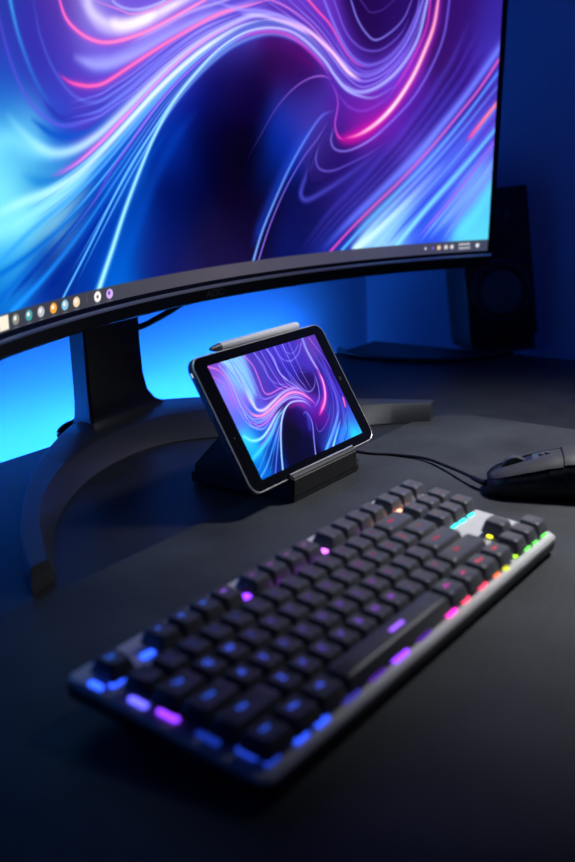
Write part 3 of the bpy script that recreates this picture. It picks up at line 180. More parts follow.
[[[0.0679,0.0391],[0.0688,0.0314],[0.0696,0.0237],[0.0705,0.0161],[0.0706,0.0084],[0.0696,0.0006],[0.0687,-0.0072],[0.0659,-0.0147],[0.0615,-0.0222],[0.0558,-0.0291],[0.0488,-0.0355],[0.0407,-0.0415],[0.032,-0.047]],[0.00092,0.00083],["6c6cec","5878f0"],[0.7574599915616358,0.497016505550512]],
[[[0.0696,0.0329],[0.0705,0.0257],[0.0715,0.0185],[0.0726,0.0112],[0.0728,0.0039],[0.0721,-0.0034],[0.0712,-0.0107],[0.069,-0.0179],[0.0651,-0.025],[0.0603,-0.0317],[0.0545,-0.038],[0.0471,-0.0437],[0.0386,-0.0489]],[0.00079,0.00078],["2c2090","2c3098"],[0.6213529167599307,0.7784883043144208]],
[[[0.0708,0.0282],[0.0719,0.0213],[0.073,0.0144],[0.0741,0.0075],[0.0748,0.0006],[0.0738,-0.0064],[0.0731,-0.0135],[0.0714,-0.0203],[0.0679,-0.0271],[0.0637,-0.0336],[0.0589,-0.04],[0.052,-0.0453],[0.0436,-0.0502]],[0.00067,0.00082],["6c6cec","5878f0"],[0.5028882227765535,0.6709710764682405]],
[[[0.0722,0.0228],[0.0735,0.0164],[0.0746,0.0098],[0.0759,0.0033],[0.0768,-0.0033],[0.076,-0.0099],[0.0751,-0.0165],[0.0741,-0.0231],[0.0709,-0.0296],[0.0676,-0.0359],[0.064,-0.0421],[0.0576,-0.0474],[0.0494,-0.0518]],[0.00108,0.00077],["2c2090","2c3098"],[0.6673072392285371,0.5421363530465599]],
[[[-0.0801,-0.0445],[-0.075,-0.0414],[-0.07,-0.0382],[-0.0649,-0.035],[-0.0598,-0.0319],[-0.0545,-0.0286],[-0.0491,-0.0255],[-0.0438,-0.0221],[-0.0383,-0.0188],[-0.0327,-0.0156],[-0.0267,-0.0124],[-0.0207,-0.0093],[-0.0147,-0.0061]],[0.00039,0.00056],["60a8f8","88b8ff"],[0.7567982821914643,0.6035123402119542]],
[[[-0.0756,-0.0466],[-0.0708,-0.0432],[-0.066,-0.0399],[-0.0613,-0.0365],[-0.0564,-0.033],[-0.0515,-0.0296],[-0.0465,-0.0261],[-0.0415,-0.0226],[-0.0364,-0.019],[-0.0307,-0.0157],[-0.0249,-0.0124],[-0.0189,-0.009],[-0.013,-0.0057]],[0.00042,0.00056],["0c3090","1a3098"],[0.6217281554078544,0.8353185237011054]],
[[[-0.068,-0.0501],[-0.0638,-0.0464],[-0.0594,-0.0426],[-0.0551,-0.0388],[-0.0508,-0.0349],[-0.0464,-0.0311],[-0.042,-0.0272],[-0.0375,-0.0233],[-0.033,-0.0193],[-0.0276,-0.0157],[-0.0217,-0.0123],[-0.0159,-0.0087],[-0.01,-0.0052]],[0.00036,0.00054],["60a8f8","88b8ff"],[0.586471309850767,0.5999166503741356]],
[[[-0.0623,-0.0527],[-0.0583,-0.0487],[-0.0545,-0.0446],[-0.0505,-0.0405],[-0.0467,-0.0364],[-0.0426,-0.0322],[-0.0386,-0.0281],[-0.0346,-0.0238],[-0.0304,-0.0195],[-0.0251,-0.0158],[-0.0195,-0.0121],[-0.0137,-0.0085],[-0.0077,-0.0047]],[0.0004,0.0006],["0c3090","1a3098"],[0.7421871720650808,0.6793144944535906]],
[[[-0.0598,0.0124],[-0.056,0.0019],[-0.0462,-0.0025],[-0.0313,-0.0004],[-0.0122,0.0047],[0.0056,0.0075],[0.0192,0.0043],[0.0291,-0.0042],[0.0334,-0.0114]],[0.00182,0.00185],["ff88cc","ffa0d4","f070d0"],[0.9,0.95]],
[[[-0.049,0.0155],[-0.0482,0.0047],[-0.0389,0.0014],[-0.0226,0.0052],[-0.0018,0.0102],[0.0171,0.0098],[0.0297,0.0008]],[0.00203,0.00143],["d8d8ff","f0dcff","a080f0"],[0.95,0.7]],
[[[-0.064,0.0124],[-0.0613,0.0004],[-0.0534,-0.0064],[-0.0362,-0.005],[-0.0148,0.0014],[0.0023,0.0032],[0.0173,-0.0004],[0.0285,-0.0092]],[0.00108,0.00112],["9ca0ff","b0b0ff"],[0.8,0.8]],
[[[-0.0649,-0.0006],[-0.0557,-0.0096],[-0.0424,-0.0092],[-0.0199,-0.0013]],[0.0009,0.00086],["d060d8","e080d8"],[0.9,0.8]],
[[[-0.0786,-0.0138],[-0.0704,-0.0198],[-0.0579,-0.0204],[-0.0441,-0.0155],[-0.0274,-0.0073],[-0.0102,-0.0008]],[0.00194,0.00097],["70e0f8","c0f4ff","b0c8ff"],[0.9,0.9]],
[[[-0.0673,-0.0272],[-0.0561,-0.0237],[-0.0422,-0.017]],[0.0009,0.00074],["b060d8","e080e0"],[0.8,0.7]],
[[[-0.0822,-0.0341],[-0.0661,-0.0294],[-0.0476,-0.0222],[-0.0261,-0.0096],[-0.0082,-0.0022]],[0.00263,0.00107],["38c8f4","60d4ff","90b8ff"],[0.9,0.9]],
[[[-0.0835,-0.0513],[-0.0681,-0.0439],[-0.0505,-0.032],[-0.031,-0.018],[-0.0133,-0.0069]],[0.00105,0.00087],["68b0f8","5898f0"],[0.9,0.7]],
[[[-0.0626,-0.053],[-0.0497,-0.0388],[-0.034,-0.023],[-0.0178,-0.0087],[-0.0049,-0.002]],[0.00081,0.00078],["7888ec","80a0f8"],[0.9,0.8]],
[[[-0.0518,-0.0534],[-0.0425,-0.038],[-0.0303,-0.0211],[-0.0172,-0.0079],[-0.0029,-0.0015],[0.0098,-0.0016],[0.0201,-0.0051],[0.0258,-0.0126]],[0.00119,0.00102],["b0e4ff","b8d8ff","c0a0f0"],[1,0.9]],
[[[-0.0088,-0.0051],[0.0078,-0.0042],[0.0195,-0.0101]],[0.00214,0.00202],["701880","b02898"],[0.6,0.7]],
[[[0.0605,0.0527],[0.0584,0.0415],[0.0594,0.0275],[0.0618,0.0154]],[0.00234,0.00213],["8098f4","a0b0ff","c890f0"],[0.8,0.9]],
[[[0.0709,0.0507],[0.0733,0.0428],[0.0788,0.0299],[0.0814,0.0154]],[0.00108,0.00098],["b070d8","7868d8"],[0.8,0.6]],
[[[0.0595,0.0212],[0.0597,0.0085],[0.0548,-0.0041],[0.0448,-0.0132],[0.0301,-0.0219]],[0.00361,0.00347],["c858d0","e030b0"],[0.7,0.9]],
[[[0.061,0.0187],[0.0598,0.0063],[0.0541,-0.005],[0.0456,-0.0134],[0.0301,-0.0219]],[0.00128,0.00153],["ffa0d8","ffa8d4","ff70c0"],[1,1]],
[[[0.0537,0.0182],[0.0496,0.0044],[0.0426,-0.0064],[0.0286,-0.0133]],[0.00105,0.00092],["a090f8","9080f0"],[0.8,0.7]],
[[[0.0748,0.0447],[0.0744,0.0223],[0.0718,-0.0006],[0.0647,-0.0202],[0.0453,-0.0372],[0.0216,-0.0513]],[0.0026,0.00202],["5848c0","7468e4","5878e8"],[0.6,0.8]],
[[[0.0781,-0.0149],[0.0744,-0.0247]],[0.00174,0.00151],["ff70b4","ff60b0"],[1,1]],
[[[0.0169,-0.053],[0.0431,-0.0377],[0.0632,-0.024]],[0.0018,0.00138],["60b8ff","70a0ff"],[1,0.6]],
[[[0.0286,-0.0532],[0.0446,-0.0422],[0.0604,-0.0317]],[0.00142,0.00106],["98f0ff","70b0ff"],[1,0.5]],
[[[0.0434,-0.0522],[0.0635,-0.0367],[0.0723,-0.0284]],[0.00093,0.00086],["5878ec","6070e0"],[0.9,0.7]],
[[[0.0549,-0.0533],[0.0695,-0.0404]],[0.00084,0.00086],["5878ec","6070e0"],[0.8,0.7]],
[[[0.0652,-0.0541],[0.0733,-0.0467]],[0.00426,0.00377],["30d0e0","30b8e0"],[0.8,0.8]],
[[[0.007,-0.0321],[0.0136,-0.0217],[0.0148,-0.014]],[0.00346,0.003],["3848b8","4850c8"],[0.6,0.8]],
[[[-0.0013,-0.0548],[0.0071,-0.0402],[0.0163,-0.0245],[0.0148,-0.014],[0.0067,-0.016]],[0.00108,0.00089],["8c9cff","8090ff","6058c8"],[1,0.7]],
[[[0.0218,-0.0239],[0.0186,-0.0342],[0.0268,-0.0344],[0.0408,-0.0277],[0.0557,-0.0159]],[0.00081,0.00084],["6858d0","6858d0"],[0.8,0.6]]]
LEDS=[[-0.0032, -0.0001, "blue", 3, 7, 1],
[0.0057, -0.0064, "blue", 8, 3, 0.9],
[-0.0002, -0.0271, "indigo", 3, 9, 0.9],
[0.0013, -0.046, "violet", 3, 10, 0.9],
[-0.0002, -0.0732, "blue", 3, 7, 0.12],
[0.0028, -0.0948, "blue", 3, 6, 0.25],
[0.0068, -0.1066, "blue", 6, 3, 0.25],
[0.0295, -0.1076, "blue", 9, 3, 0.6],
[0.047, -0.1083, "blue", 9, 3, 0.6],
[0.0754, -0.1084, "indigo", 9, 3, 0.12],
[0.102, -0.108, "violet", 9, 3, 0.12],
[0.1273, -0.1081, "violet", 13, 3.5, 1],
[0.1559, -0.1082, "violet", 9, 3, 0.15],
[0.1915, -0.108, "magenta", 10, 3, 0.8],
[0.2125, -0.1073, "red", 8, 3, 0.8],
[0.2374, -0.1075, "red", 9, 3, 0.7],
[0.2584, -0.1079, "orange", 6, 3, 0.6],
[0.2713, -0.1094, "yellow", 5, 3, 0.4],
[0.2941, -0.1054, "lime", 4, 4, 1],
[0.3123, -0.1067, "green", 7, 3, 0.9],
[0.3259, -0.1072, "green", 5, 3, 0.8],
[0.3421, -0.1075, "green", 6, 3, 0.9],
[0.316, -0.0788, "yellow", 9, 4, 1],
[0.3112, -0.0506, "cyan", 7, 3, 0.9],
[0.3236, -0.051, "cyan", 7, 3, 0.9],
[0.3384, -0.0509, "cyan", 7, 3, 0.9],
[0.0359, 0.0, "blue", 8, 4, 0.9],
[0.0536, -0.0014, "blue", 7, 3, 0.25],
[0.0721, -0.0011, "blue", 7, 3, 0.25],
[0.0937, -0.0014, "blue", 7, 3, 0.3],
[0.1239, -0.0007, "violet", 7, 4, 1.2],
[0.1492, -0.0077, "purple", 3, 3, 0.8],
[0.1711, -0.0056, "purple", 3, 3, 0.8],
[0.1911, -0.0064, "purple", 3, 3, 0.8],
[0.2123, -0.0017, "orchid", 7, 4, 1.3],
[0.2515, -0.0055, "purple", 3, 2, 0.5],
[0.2699, -0.0054, "peach", 3, 2, 0.5],
[0.2965, -0.0027, "peach", 5, 3, 1.1],
[0.3136, -0.0048, "peach", 4, 3, 1],
[0.3355, -0.0055, "white", 3, 3, 0.9]]

# ------------------------------------------------------------------ helpers
def lin(h):
    o=[]
    for i in (0,2,4):
        c=int(h[i:i+2],16)/255
        o.append(c/12.92 if c<=.04045 else ((c+.055)/1.055)**2.4)
    return o
def mat(name,color,rough=.5,metal=0.,spec=.5,emit=None,estr=0.,noise=None,bump=None,coat=0.):
    m=bpy.data.materials.new(name); m.use_nodes=True
    nt=m.node_tree; b=nt.nodes['Principled BSDF']
    b.inputs['Base Color'].default_value=(*color,1); b.inputs['Roughness'].default_value=rough
    b.inputs['Metallic'].default_value=metal; b.inputs['Specular IOR Level'].default_value=spec
    b.inputs['Coat Weight'].default_value=coat
    if emit: b.inputs['Emission Color'].default_value=(*emit,1); b.inputs['Emission Strength'].default_value=estr
    tc=None
    if noise or bump:
        tc=nt.nodes.new('ShaderNodeTexCoord')
    if noise:       # (scale, amount): mottled wear of the surface's own colour
        n=nt.nodes.new('ShaderNodeTexNoise'); n.inputs['Scale'].default_value=noise[0]; n.inputs['Detail'].default_value=6
        nt.links.new(tc.outputs['Object'],n.inputs['Vector'])
        r=nt.nodes.new('ShaderNodeMapRange'); r.inputs['From Min'].default_value=.3; r.inputs['From Max'].default_value=.7
        r.inputs['To Min'].default_value=1-noise[1]; r.inputs['To Max'].default_value=1+noise[1]
        nt.links.new(n.outputs['Fac'],r.inputs['Value'])
        x=nt.nodes.new('ShaderNodeVectorMath'); x.operation='SCALE'; x.inputs[0].default_value=color
        nt.links.new(r.outputs[0],x.inputs['Scale']); nt.links.new(x.outputs[0],b.inputs['Base Color'])
    if bump:        # (scale, strength, distance)
        n=nt.nodes.new('ShaderNodeTexNoise'); n.inputs['Scale'].default_value=bump[0]; n.inputs['Detail'].default_value=4
        nt.links.new(tc.outputs['Object'],n.inputs['Vector'])
        u=nt.nodes.new('ShaderNodeBump'); u.inputs['Strength'].default_value=bump[1]; u.inputs['Distance'].default_value=bump[2]
        nt.links.new(n.outputs['Fac'],u.inputs['Height']); nt.links.new(u.outputs[0],b.inputs['Normal'])
    return m
def glow(name,color,strength):
    m=bpy.data.materials.new(name); m.use_nodes=True; nt=m.node_tree; nt.nodes.clear()
    e=nt.nodes.new('ShaderNodeEmission'); e.inputs[0].default_value=(*color,1); e.inputs[1].default_value=strength
    o=nt.nodes.new('ShaderNodeOutputMaterial'); nt.links.new(e.outputs[0],o.inputs[0]); return m
def screen_mat(name,strength,rough):
    m=bpy.data.materials.new(name); m.use_nodes=True; nt=m.node_tree; b=nt.nodes['Principled BSDF']
    b.inputs['Base Color'].default_value=(.004,.004,.005,1); b.inputs['Roughness'].default_value=rough
    a=nt.nodes.new('ShaderNodeVertexColor'); a.layer_name='picture'
    nt.links.new(a.outputs[0],b.inputs['Emission Color']); b.inputs['Emission Strength'].default_value=strength
    return m
def empty(name,loc=(0,0,0),rot=(0,0,0)):
    o=bpy.data.objects.new(name,None); COL.objects.link(o); o.location=loc; o.rotation_euler=rot; o.empty_display_size=.02
    return o
def tag(o,label=None,cat=None,group=None,kind=None):
    if label: o['label']=label
    if cat: o['category']=cat
    if group: o['group']=group
    if kind: o['kind']=kind
    return o
def obj(name,bm,m,parent=None,smooth=None,kind=None):
    me=bpy.data.meshes.new(name); bmesh.ops.recalc_face_normals(bm,faces=bm.faces); bm.to_mesh(me); bm.free()
    for x in (m if isinstance(m,(list,tuple)) else [m]): me.materials.append(x)
    o=bpy.data.objects.new(name,me); COL.objects.link(o)
    if parent: o.parent=parent
    if kind: o['kind']=kind
    if smooth is not None:
        for p in me.polygons: p.use_smooth=True
        me.set_sharp_from_angle(angle=math.radians(smooth))
    return o
def box(bm,x0,x1,y0,y1,z0,z1,bev=0,seg=2,mi=0):
    t=bmesh.new()
    v=[t.verts.new((x,y,z)) for z in (z0,z1) for y in (y0,y1) for x in (x0,x1)]
    for f in ((0,2,3,1),(4,5,7,6),(0,1,5,4),(2,6,7,3),(0,4,6,2),(1,3,7,5)): t.faces.new([v[i] for i in f])
    if bev: bmesh.ops.bevel(t,geom=list(t.edges),offset=bev,segments=seg,affect='EDGES',profile=.5)
    merge(bm,t,mi)
def merge(bm,t,mi=0,mx=None):
    mp={}
    for v in t.verts: mp[v]=bm.verts.new(mx@v.co if mx else v.co)
    for f in t.faces:
        try: nf=bm.faces.new([mp[v] for v in f.verts]); nf.material_index=mi; nf.smooth=f.smooth
        except ValueError: pass
    t.free()
def loft(bm,rings,close=True,cap0=True,cap1=True,mi=0):
    vs=[[bm.verts.new(p) for p in r] for r in rings]; n=len(vs[0])
    for a,b in zip(vs,vs[1:]):
        for i in range(n if close else n-1):
            j=(i+1)%n
            f=bm.faces.new((a[i],a[j],b[j],b[i])); f.material_index=mi
    if cap0: bm.faces.new(vs[0]).material_index=mi
    if cap1: bm.faces.new(vs[-1]).material_index=mi
    return vs
def catmull(P,n=8):
    P=[np.array(p,float) for p in P]; Q=[2*P[0]-P[1]]+P+[2*P[-1]-P[-2]]; out=[]
    for i in range(1,len(Q)-2):
        a,b,c,d=Q[i-1:i+3]
        for k in range(n):
            t=k/n; out.append(.5*((2*b)+(c-a)*t+(2*a-5*b+4*c-d)*t*t+(-a+3*b-3*c+d)*t**3))
    out.append(Q[-2]); return out
def tube(bm,P,r,seg=10,n=8,mi=0):
    path=[Vector(p) for p in catmull(P,n)]; rings=[]
    up=Vector((0,0,1))
    for i,p in enumerate(path):
        t=(path[min(i+1,len(path)-1)]-path[max(i-1,0)]).normalized()
        s=t.cross(up if abs(t.z)<.95 else Vector((1,0,0))).normalized(); u=s.cross(t)
        rr=r[0]+(r[1]-r[0])*i/(len(path)-1) if isinstance(r,tuple) else r
        rings.append([p+rr*(math.cos(a)*s+math.sin(a)*u) for a in [2*PI*k/seg for k in range(seg)]])
    loft(bm,rings,mi=mi)
def lathe(bm,prof,seg=40,mx=None,mi=0):
    t=bmesh.new(); rings=[]
    for r,z in prof: rings.append([(r*math.cos(2*PI*k/seg),r*math.sin(2*PI*k/seg),z) for k in range(seg)])
    loft(t,rings); merge(bm,t,mi,mx)
def rrect(w,h,r,n=6,cx=0,cy=0):
    P=[]
    for qx,qy,a0 in ((1,1,0),(-1,1,90),(-1,-1,180),(1,-1,270)):
        for k in range(n+1):
            a=math.radians(a0+90*k/n); P.append((cx+qx*(w/2-r)+r*math.cos(a),cy+qy*(h/2-r)+r*math.sin(a)))
    return P
def rprism(bm,w,h,r,z0,z1,ch=0,n=6,cx=0,cy=0,mi=0):
    rings=[]
    if ch: rings+= [[(x,y,z0) for x,y in rrect(w-2*ch,h-2*ch,max(r-ch,1e-4),n,cx,cy)],[(x,y,z0+ch) for x,y in rrect(w,h,r,n,cx,cy)],[(x,y,z1-ch) for x,y in rrect(w,h,r,n,cx,cy)],[(x,y,z1) for x,y in rrect(w-2*ch,h-2*ch,max(r-ch,1e-4),n,cx,cy)]]
    else: rings+=[[(x,y,z) for x,y in rrect(w,h,r,n,cx,cy)] for z in (z0,z1)]
    loft(bm,rings,mi=mi)
def text_bm(body,size):
    cu=bpy.data.curves.new('glyphs','FONT'); cu.body=body; cu.size=size; cu.align_x='CENTER'; cu.align_y='CENTER'; cu.resolution_u=3
    o=bpy.data.objects.new('glyphs',cu); COL.objects.link(o)
    dg=bpy.context.evaluated_depsgraph_get(); me=bpy.data.meshes.new_from_object(o.evaluated_get(dg))
    bm=bmesh.new(); bm.from_mesh(me); bpy.data.objects.remove(o); bpy.data.curves.remove(cu); bpy.data.meshes.remove(me)
    return bm

# picture on a screen: soft colour field plus tapering streaks, returned as linear colour per grid point
def paint(S,H,base,strokes,sig,edge):
    n=S.size; xs=S.ravel(); hs=H.ravel()
    num=np.zeros((n,3)); den=np.zeros(n)
    for b in base:
        d2=(xs-b[0])**2+(hs-b[1])**2
        w=np.exp(-d2/(2*sig*sig))+1e-5/(1+d2/(sig*sig))**2
        num+=w[:,None]*np.array(srgb(b[2])); den+=w
    C=num/den[:,None]
    for pts,ww,cols,it in strokes:
        P=np.array(catmull(pts,7)); m=len(P); wmax=max(ww)*3.2
        sel=np.where((xs>P[:,0].min()-wmax)&(xs<P[:,0].max()+wmax)&(hs>P[:,1].min()-wmax)&(hs<P[:,1].max()+wmax))[0]
        if not len(sel): continue
        x=xs[sel];h=hs[sel]; best=np.full(len(sel),1e9); bt=np.zeros(len(sel)); over=np.zeros(len(sel))
        for i in range(m-1):
            ax,ay=P[i]; dx,dy=P[i+1]-P[i]; L2=dx*dx+dy*dy+1e-12
            t=((x-ax)*dx+(h-ay)*dy)/L2; tc=np.clip(t,0,1)
            d=(x-ax-tc*dx)**2+(h-ay-tc*dy)**2
            k=d<best; best[k]=d[k]; bt[k]=(i+tc[k])/(m-1)
        u=np.linspace(0,1,len(ww)); W=np.interp(bt,u,ww)*.80
        I=np.interp(bt,np.linspace(0,1,len(it)),it)
        if not edge(P[0]): I=I*np.clip(bt/.16,0,1)**.7; W=W*(.55+.45*np.clip(bt/.2,0,1))
        if not edge(P[-1]): I=I*np.clip((1-bt)/.16,0,1)**.7; W=W*(.55+.45*np.clip((1-bt)/.2,0,1))
        cc=np.array([srgb(c) for c in cols]); uc=np.linspace(0,1,len(cc))
        c=np.stack([np.interp(bt,uc,cc[:,j]) for j in range(3)],1)
        a=(I*np.exp(-best/(W*W)))[:,None]
        C[sel]=C[sel]*(1-a)+c*a
    return C
def srgb(h): return [int(h[i:i+2],16)/255 for i in (0,2,4)]
def tolin(C):
    C=np.clip(C,0,1); return np.where(C<=.04045,C/12.92,((C+.055)/1.055)**2.4)
def grid_mesh(name,pos,cols,m,parent):
    nh,ns=pos.shape[:2]; me=bpy.data.meshes.new(name)
    me.vertices.add(nh*ns); me.vertices.foreach_set('co',pos.reshape(-1).astype(np.float32))
    i=np.arange((nh-1)*(ns-1)); r=i//(ns-1); c=i%(ns-1); a=r*ns+c
    q=np.stack([a,a+1,a+ns+1,a+ns],1).astype(np.int32)
    me.loops.add(q.size); me.loops.foreach_set('vertex_index',q.ravel())
    me.polygons.add(len(q)); me.polygons.foreach_set('loop_start',np.arange(0,q.size,4,dtype=np.int32)); 
    me.polygons.foreach_set('use_smooth',np.ones(len(q),bool))
    me.update(calc_edges=True)
    at=me.color_attributes.new('picture','FLOAT_COLOR','POINT')
    at.data.foreach_set('color',np.c_[tolin(cols),np.ones(len(cols))].astype(np.float32).ravel())
    me.materials.append(m); o=bpy.data.objects.new(name,me); COL.objects.link(o); o.parent=parent; return o

# ------------------------------------------------------------------ materials
M_wall=mat('painted_wall',(.40,.50,.74),.85,noise=(3,.04),bump=(140,.12,.001))
M_desk=mat('black_desk',(.012,.013,.016),.42,noise=(30,.25),bump=(60,.06,.001))
M_mat=mat('charcoal_leather',(.028,.031,.036),.58,spec=.35,noise=(11,.45),bump=(300,.45,.0009))
M_floor=mat('dark_floor',(.03,.03,.035),.6)
M_black=mat('satin_black',(.010,.010,.012),.38)
M_matte=mat('matte_black',(.012,.012,.014),.6)
M_case=mat('black_case',(.012,.012,.014),.5)
M_neck=mat('graphite_plastic',(.011,.011,.014),.30,spec=.8)
M_foot=mat('graphite_metal',(.034,.036,.044),.36,metal=.2,spec=.8)
M_edge=mat('dark_bezel',(.06,.06,.065),.3)
M_highlight=mat('bezel_highlight_paint',(.75,.75,.76),.4)  # near-white colour stands in for screen light caught on the chin ledge
M_logo=mat('logo_grey',(.16,.16,.18),.4)
M_alu=mat('brushed_aluminium',(.66,.65,.65),.42,metal=.25,noise=(60,.05))
M_key=mat('keycap_plastic',(.100,.100,.114),.38,bump=(900,.06,.0003))
M_clear=mat('switch_housing',(.02,.02,.025),.4)
M_rim=mat('chamfer_metal',(.70,.69,.68),.35,metal=.6)
M_tabside=mat('tablet_case_blue_black',(.012,.014,.022),.4)
M_glass=mat('black_glass',(.004,.004,.005),.12)
M_pen=mat('grey_pen',(.78,.78,.80),.45)
M_pentip=mat('pen_tip',(.05,.055,.07),.35)
M_mouse=mat('mouse_plastic',(.036,.036,.041),.50)
M_mside=mat('mouse_rubber',(.008,.008,.013),.38)
M_cone=mat('woofer_cone',(.085,.085,.09),.5)
M_ring=mat('speaker_ring',(.04,.04,.045),.3)
M_stand=mat('stand_black',(.006,.006,.007),.6)
M_cab=mat('black_cabinet',(.008,.008,.010),.5)
M_cable=mat('black_cable',(.008,.008,.010),.45)
M_dot=mat('port_white',(.8,.8,.8),.4,emit=(1,1,1),estr=.6)
GC={'blue':(.025,.09,1.),'indigo':(.11,.10,1.),'violet':(.24,.035,1.),'purple':(.42,.04,.9),'orchid':(.60,.12,1.),'magenta':(1.,.02,.55),'red':(1.,.035,.13),'orange':(1.,.16,.05),
    'yellow':(.80,.85,.03),'lime':(.35,.9,.02),'green':(.08,.85,.05),'cyan':(.03,.75,.75),'peach':(1.,.42,.26),'white':(.8,.75,.9)}

# ------------------------------------------------------------------ room and desk
def plane_box(name,x0,x1,y0,y1,z0,z1,m):
    bm=bmesh.new(); box(bm,x0,x1,y0,y1,z0,z1); return obj(name,bm,m,kind='structure')
YW,XW=.575,1.225
plane_box('wall_back',-1.4,XW+.05,YW,YW+.05,-.74,1.9,M_wall)
plane_box('wall_right',XW,XW+.05,-1.5,YW,-.74,1.9,M_wall)
plane_box('floor',-1.4,XW+.05,-1.5,YW+.05,-.79,-.74,M_floor)
dk=tag(empty('desk',(.4,0,-.74)),'black desk carrying the monitor, keyboard and speaker','desk')
bm=bmesh.new(); box(bm,-.85-.4,1.03-.4,-.62,.445,.705,.74,.003); obj('desktop',bm,M_desk,dk)
for x in (-1.22,.57):
    bm=bmesh.new(); box(bm,x,x+.04,-.5,.40,0,.705,.002); obj('side_panel',bm,M_desk,dk)
# leather mat under keyboard, mouse and tablet stand
bm=bmesh.new(); ZM=.0018
rprism(bm,1.06,.656,.055,0,ZM,.0006,10,.15,-.172); dm=obj('desk_mat',bm,M_mat,None,40)
tag(dm,'dark grey leather desk mat lying under keyboard and mouse','desk mat')
dm.location=(0,0,0)

# light strip that washes the wall blue from behind the desk's back edge
ls=tag(empty('led_strip',(.25,.447,-.042)),'blue glowing light strip behind the back edge of the desk','light strip')
bm=bmesh.new(); box(bm,-.9,.76,-.002,.050,-.007,-.005); box(bm,-.9,.76,.045,.050,-.005,.007); obj('channel',bm,M_matte,ls)
bm=bmesh.new(); box(bm,-.89,.755,.050,.053,-.005,.005,.001); obj('diffuser',bm,glow('blue_led',(.022,.235,1.),LED_STR),ls)

# ------------------------------------------------------------------ monitor
MCX,MY0,MR,MZB,MT=.5026,.358,.9449,.1581,.0394
S0,S1,HT=-.436,.496,.40
def MP(s,h,n=0.):
    th=s/MR; x=MR*math.sin(th)-n*math.sin(th); d=-(MR-MR*math.cos(th))-n*math.cos(th)
    return (MCX+x, MY0+d*math.cos(MT)-h*math.sin(MT), MZB+h*math.cos(MT)+d*math.sin(MT))
mon=tag(empty('curved_monitor',(.44,.42,0)),'wide curved black monitor showing blue and purple light streaks on a curved foot','monitor')
ORG=Vector((.44,.42,0))
def rel(p): return (p[0]-ORG.x,p[1]-ORG.y,p[2]-ORG.z)
def mon_loft(prof,s0,s1,n=60):     # profile in (h, n) swept along the arc
    bm=bmesh.new(); rings=[[rel(MP(s0+(s1-s0)*i/n,h,k)) for h,k in prof] for i in range(n+1)]
    loft(bm,rings); return bm
# screen
NS,NH=980,430
ss=np.linspace(S0,S1,NS); hh=np.linspace(0,HT,NH)
Sg,Hg=np.meshgrid(ss,hh)
C=paint(Sg,Hg,MB,MS,.022,lambda p: p[1]<.016 or p[0]>.5).reshape(NH,NS,3)
C=np.clip(C+(C-.45)*.11,0,1)
TBH=.0152
tb=Hg<TBH; e=np.clip((TBH-Hg)/.0006,0,1)[...,None]*.97
tcol=np.stack([np.interp(Sg,[-.44,-.2,.05,.3,.5],v)/255 for v in ([58,62,84,70,64],[60,62,80,70,66],[70,70,92,92,88])],-1)
C=C*(1-e)+tcol*e
def blob(cx,cy,rx,ry,col,soft=.0009,inner=0,sq=False):
    global C
    if sq: d=np.maximum(np.abs(Sg-cx)/rx,np.abs(Hg-cy)/ry)
    else: d=np.hypot((Sg-cx)/rx,(Hg-cy)/ry)
    a=np.clip((1-d)*min(rx,ry)/soft,0,1)
    if inner: a=a*np.clip((d-inner)*min(rx,ry)/soft,0,1)
    C=C*(1-a[...,None])+np.array(srgb(col))*a[...,None]
for cx,cy,k,col in MI:
    cy=.0077 if k!='text' else (.0103 if cy>.01 else .0051)
    if k=='rect': blob(cx,cy,.0075,.0066,col,sq=True)
    elif k=='dot':
        blob(cx,cy,.0058,.0052,col); blob(cx-.0008,cy+.001,.0026,.0024,'f4f0ea' if cx<-.15 else '7050c0')
        blob(cx,.0012,.0052,.0006,'9aa4b8',sq=True)
    elif k=='ring': blob(cx,cy,.006,.0056,col); blob(cx,cy,.0022,.002,'504858'); blob(cx,.0012,.0056,.0006,'9aa4b8',sq=True)
    elif k=='tiny': blob(cx,cy,.0022,.0022,col)
    elif k=='small': blob(cx,cy,.0036,.0034,col)
    elif k=='text':
        for j in range(8): blob(cx-.0084+j*.0024,cy,.0010,.0017,col,.0005,sq=True)
blob(-.172,.0077,.0009,.0055,'585a62',sq=True)
pos=np.array([[rel(MP(s,h,.0)) for s in ss] for h in hh])
grid_mesh('screen',pos,C.reshape(-1,3),screen_mat('screen_picture',MON_STR,.35),mon)
# shell: flat back, deep bottom chin, thin frame
OB,OE=.0215,.0075
bm=mon_loft([(-OB+.001,-.0300),(-OB+.001,-.004),(HT+OE,-.004),(HT+OE,-.022),(HT*.62,-.042),(HT*.30,-.042)],S0-OE,S1+OE)
obj('back_shell',bm,M_matte,mon,35)
bm=mon_loft([(-.0002,-.003),(-.0004,.0012),(-.0052,.0030),(-.0058,.0046),(-.0068,.0050),(-.0195,.0036),(-OB,.0010),(-OB,-.028),(-.012,-.028)],S0-OE,S1+OE-.003)
ch=obj('bottom_bezel',bm,M_black,mon,25)
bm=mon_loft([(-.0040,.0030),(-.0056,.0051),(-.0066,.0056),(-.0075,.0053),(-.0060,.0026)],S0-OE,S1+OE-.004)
obj('painted_bezel_highlight',bm,M_highlight,mon,25)  # pale strip paints in the chin's highlight line
for s0,s1 in ((S0-OE,S0),(S1,S1+OE)):
    bm=mon_loft([(-.002,-.004),(-.002,.0018),(HT+OE,.0018),(HT+OE,-.004)],s0,s1,3); obj('side_bezel',bm,M_black,mon,30)
bm=mon_loft([(HT,-.004),(HT,.0018),(HT+OE,.0018),(HT+OE,-.004)],S0-OE,S1+OE); obj('top_bezel',bm,M_black,mon,30)
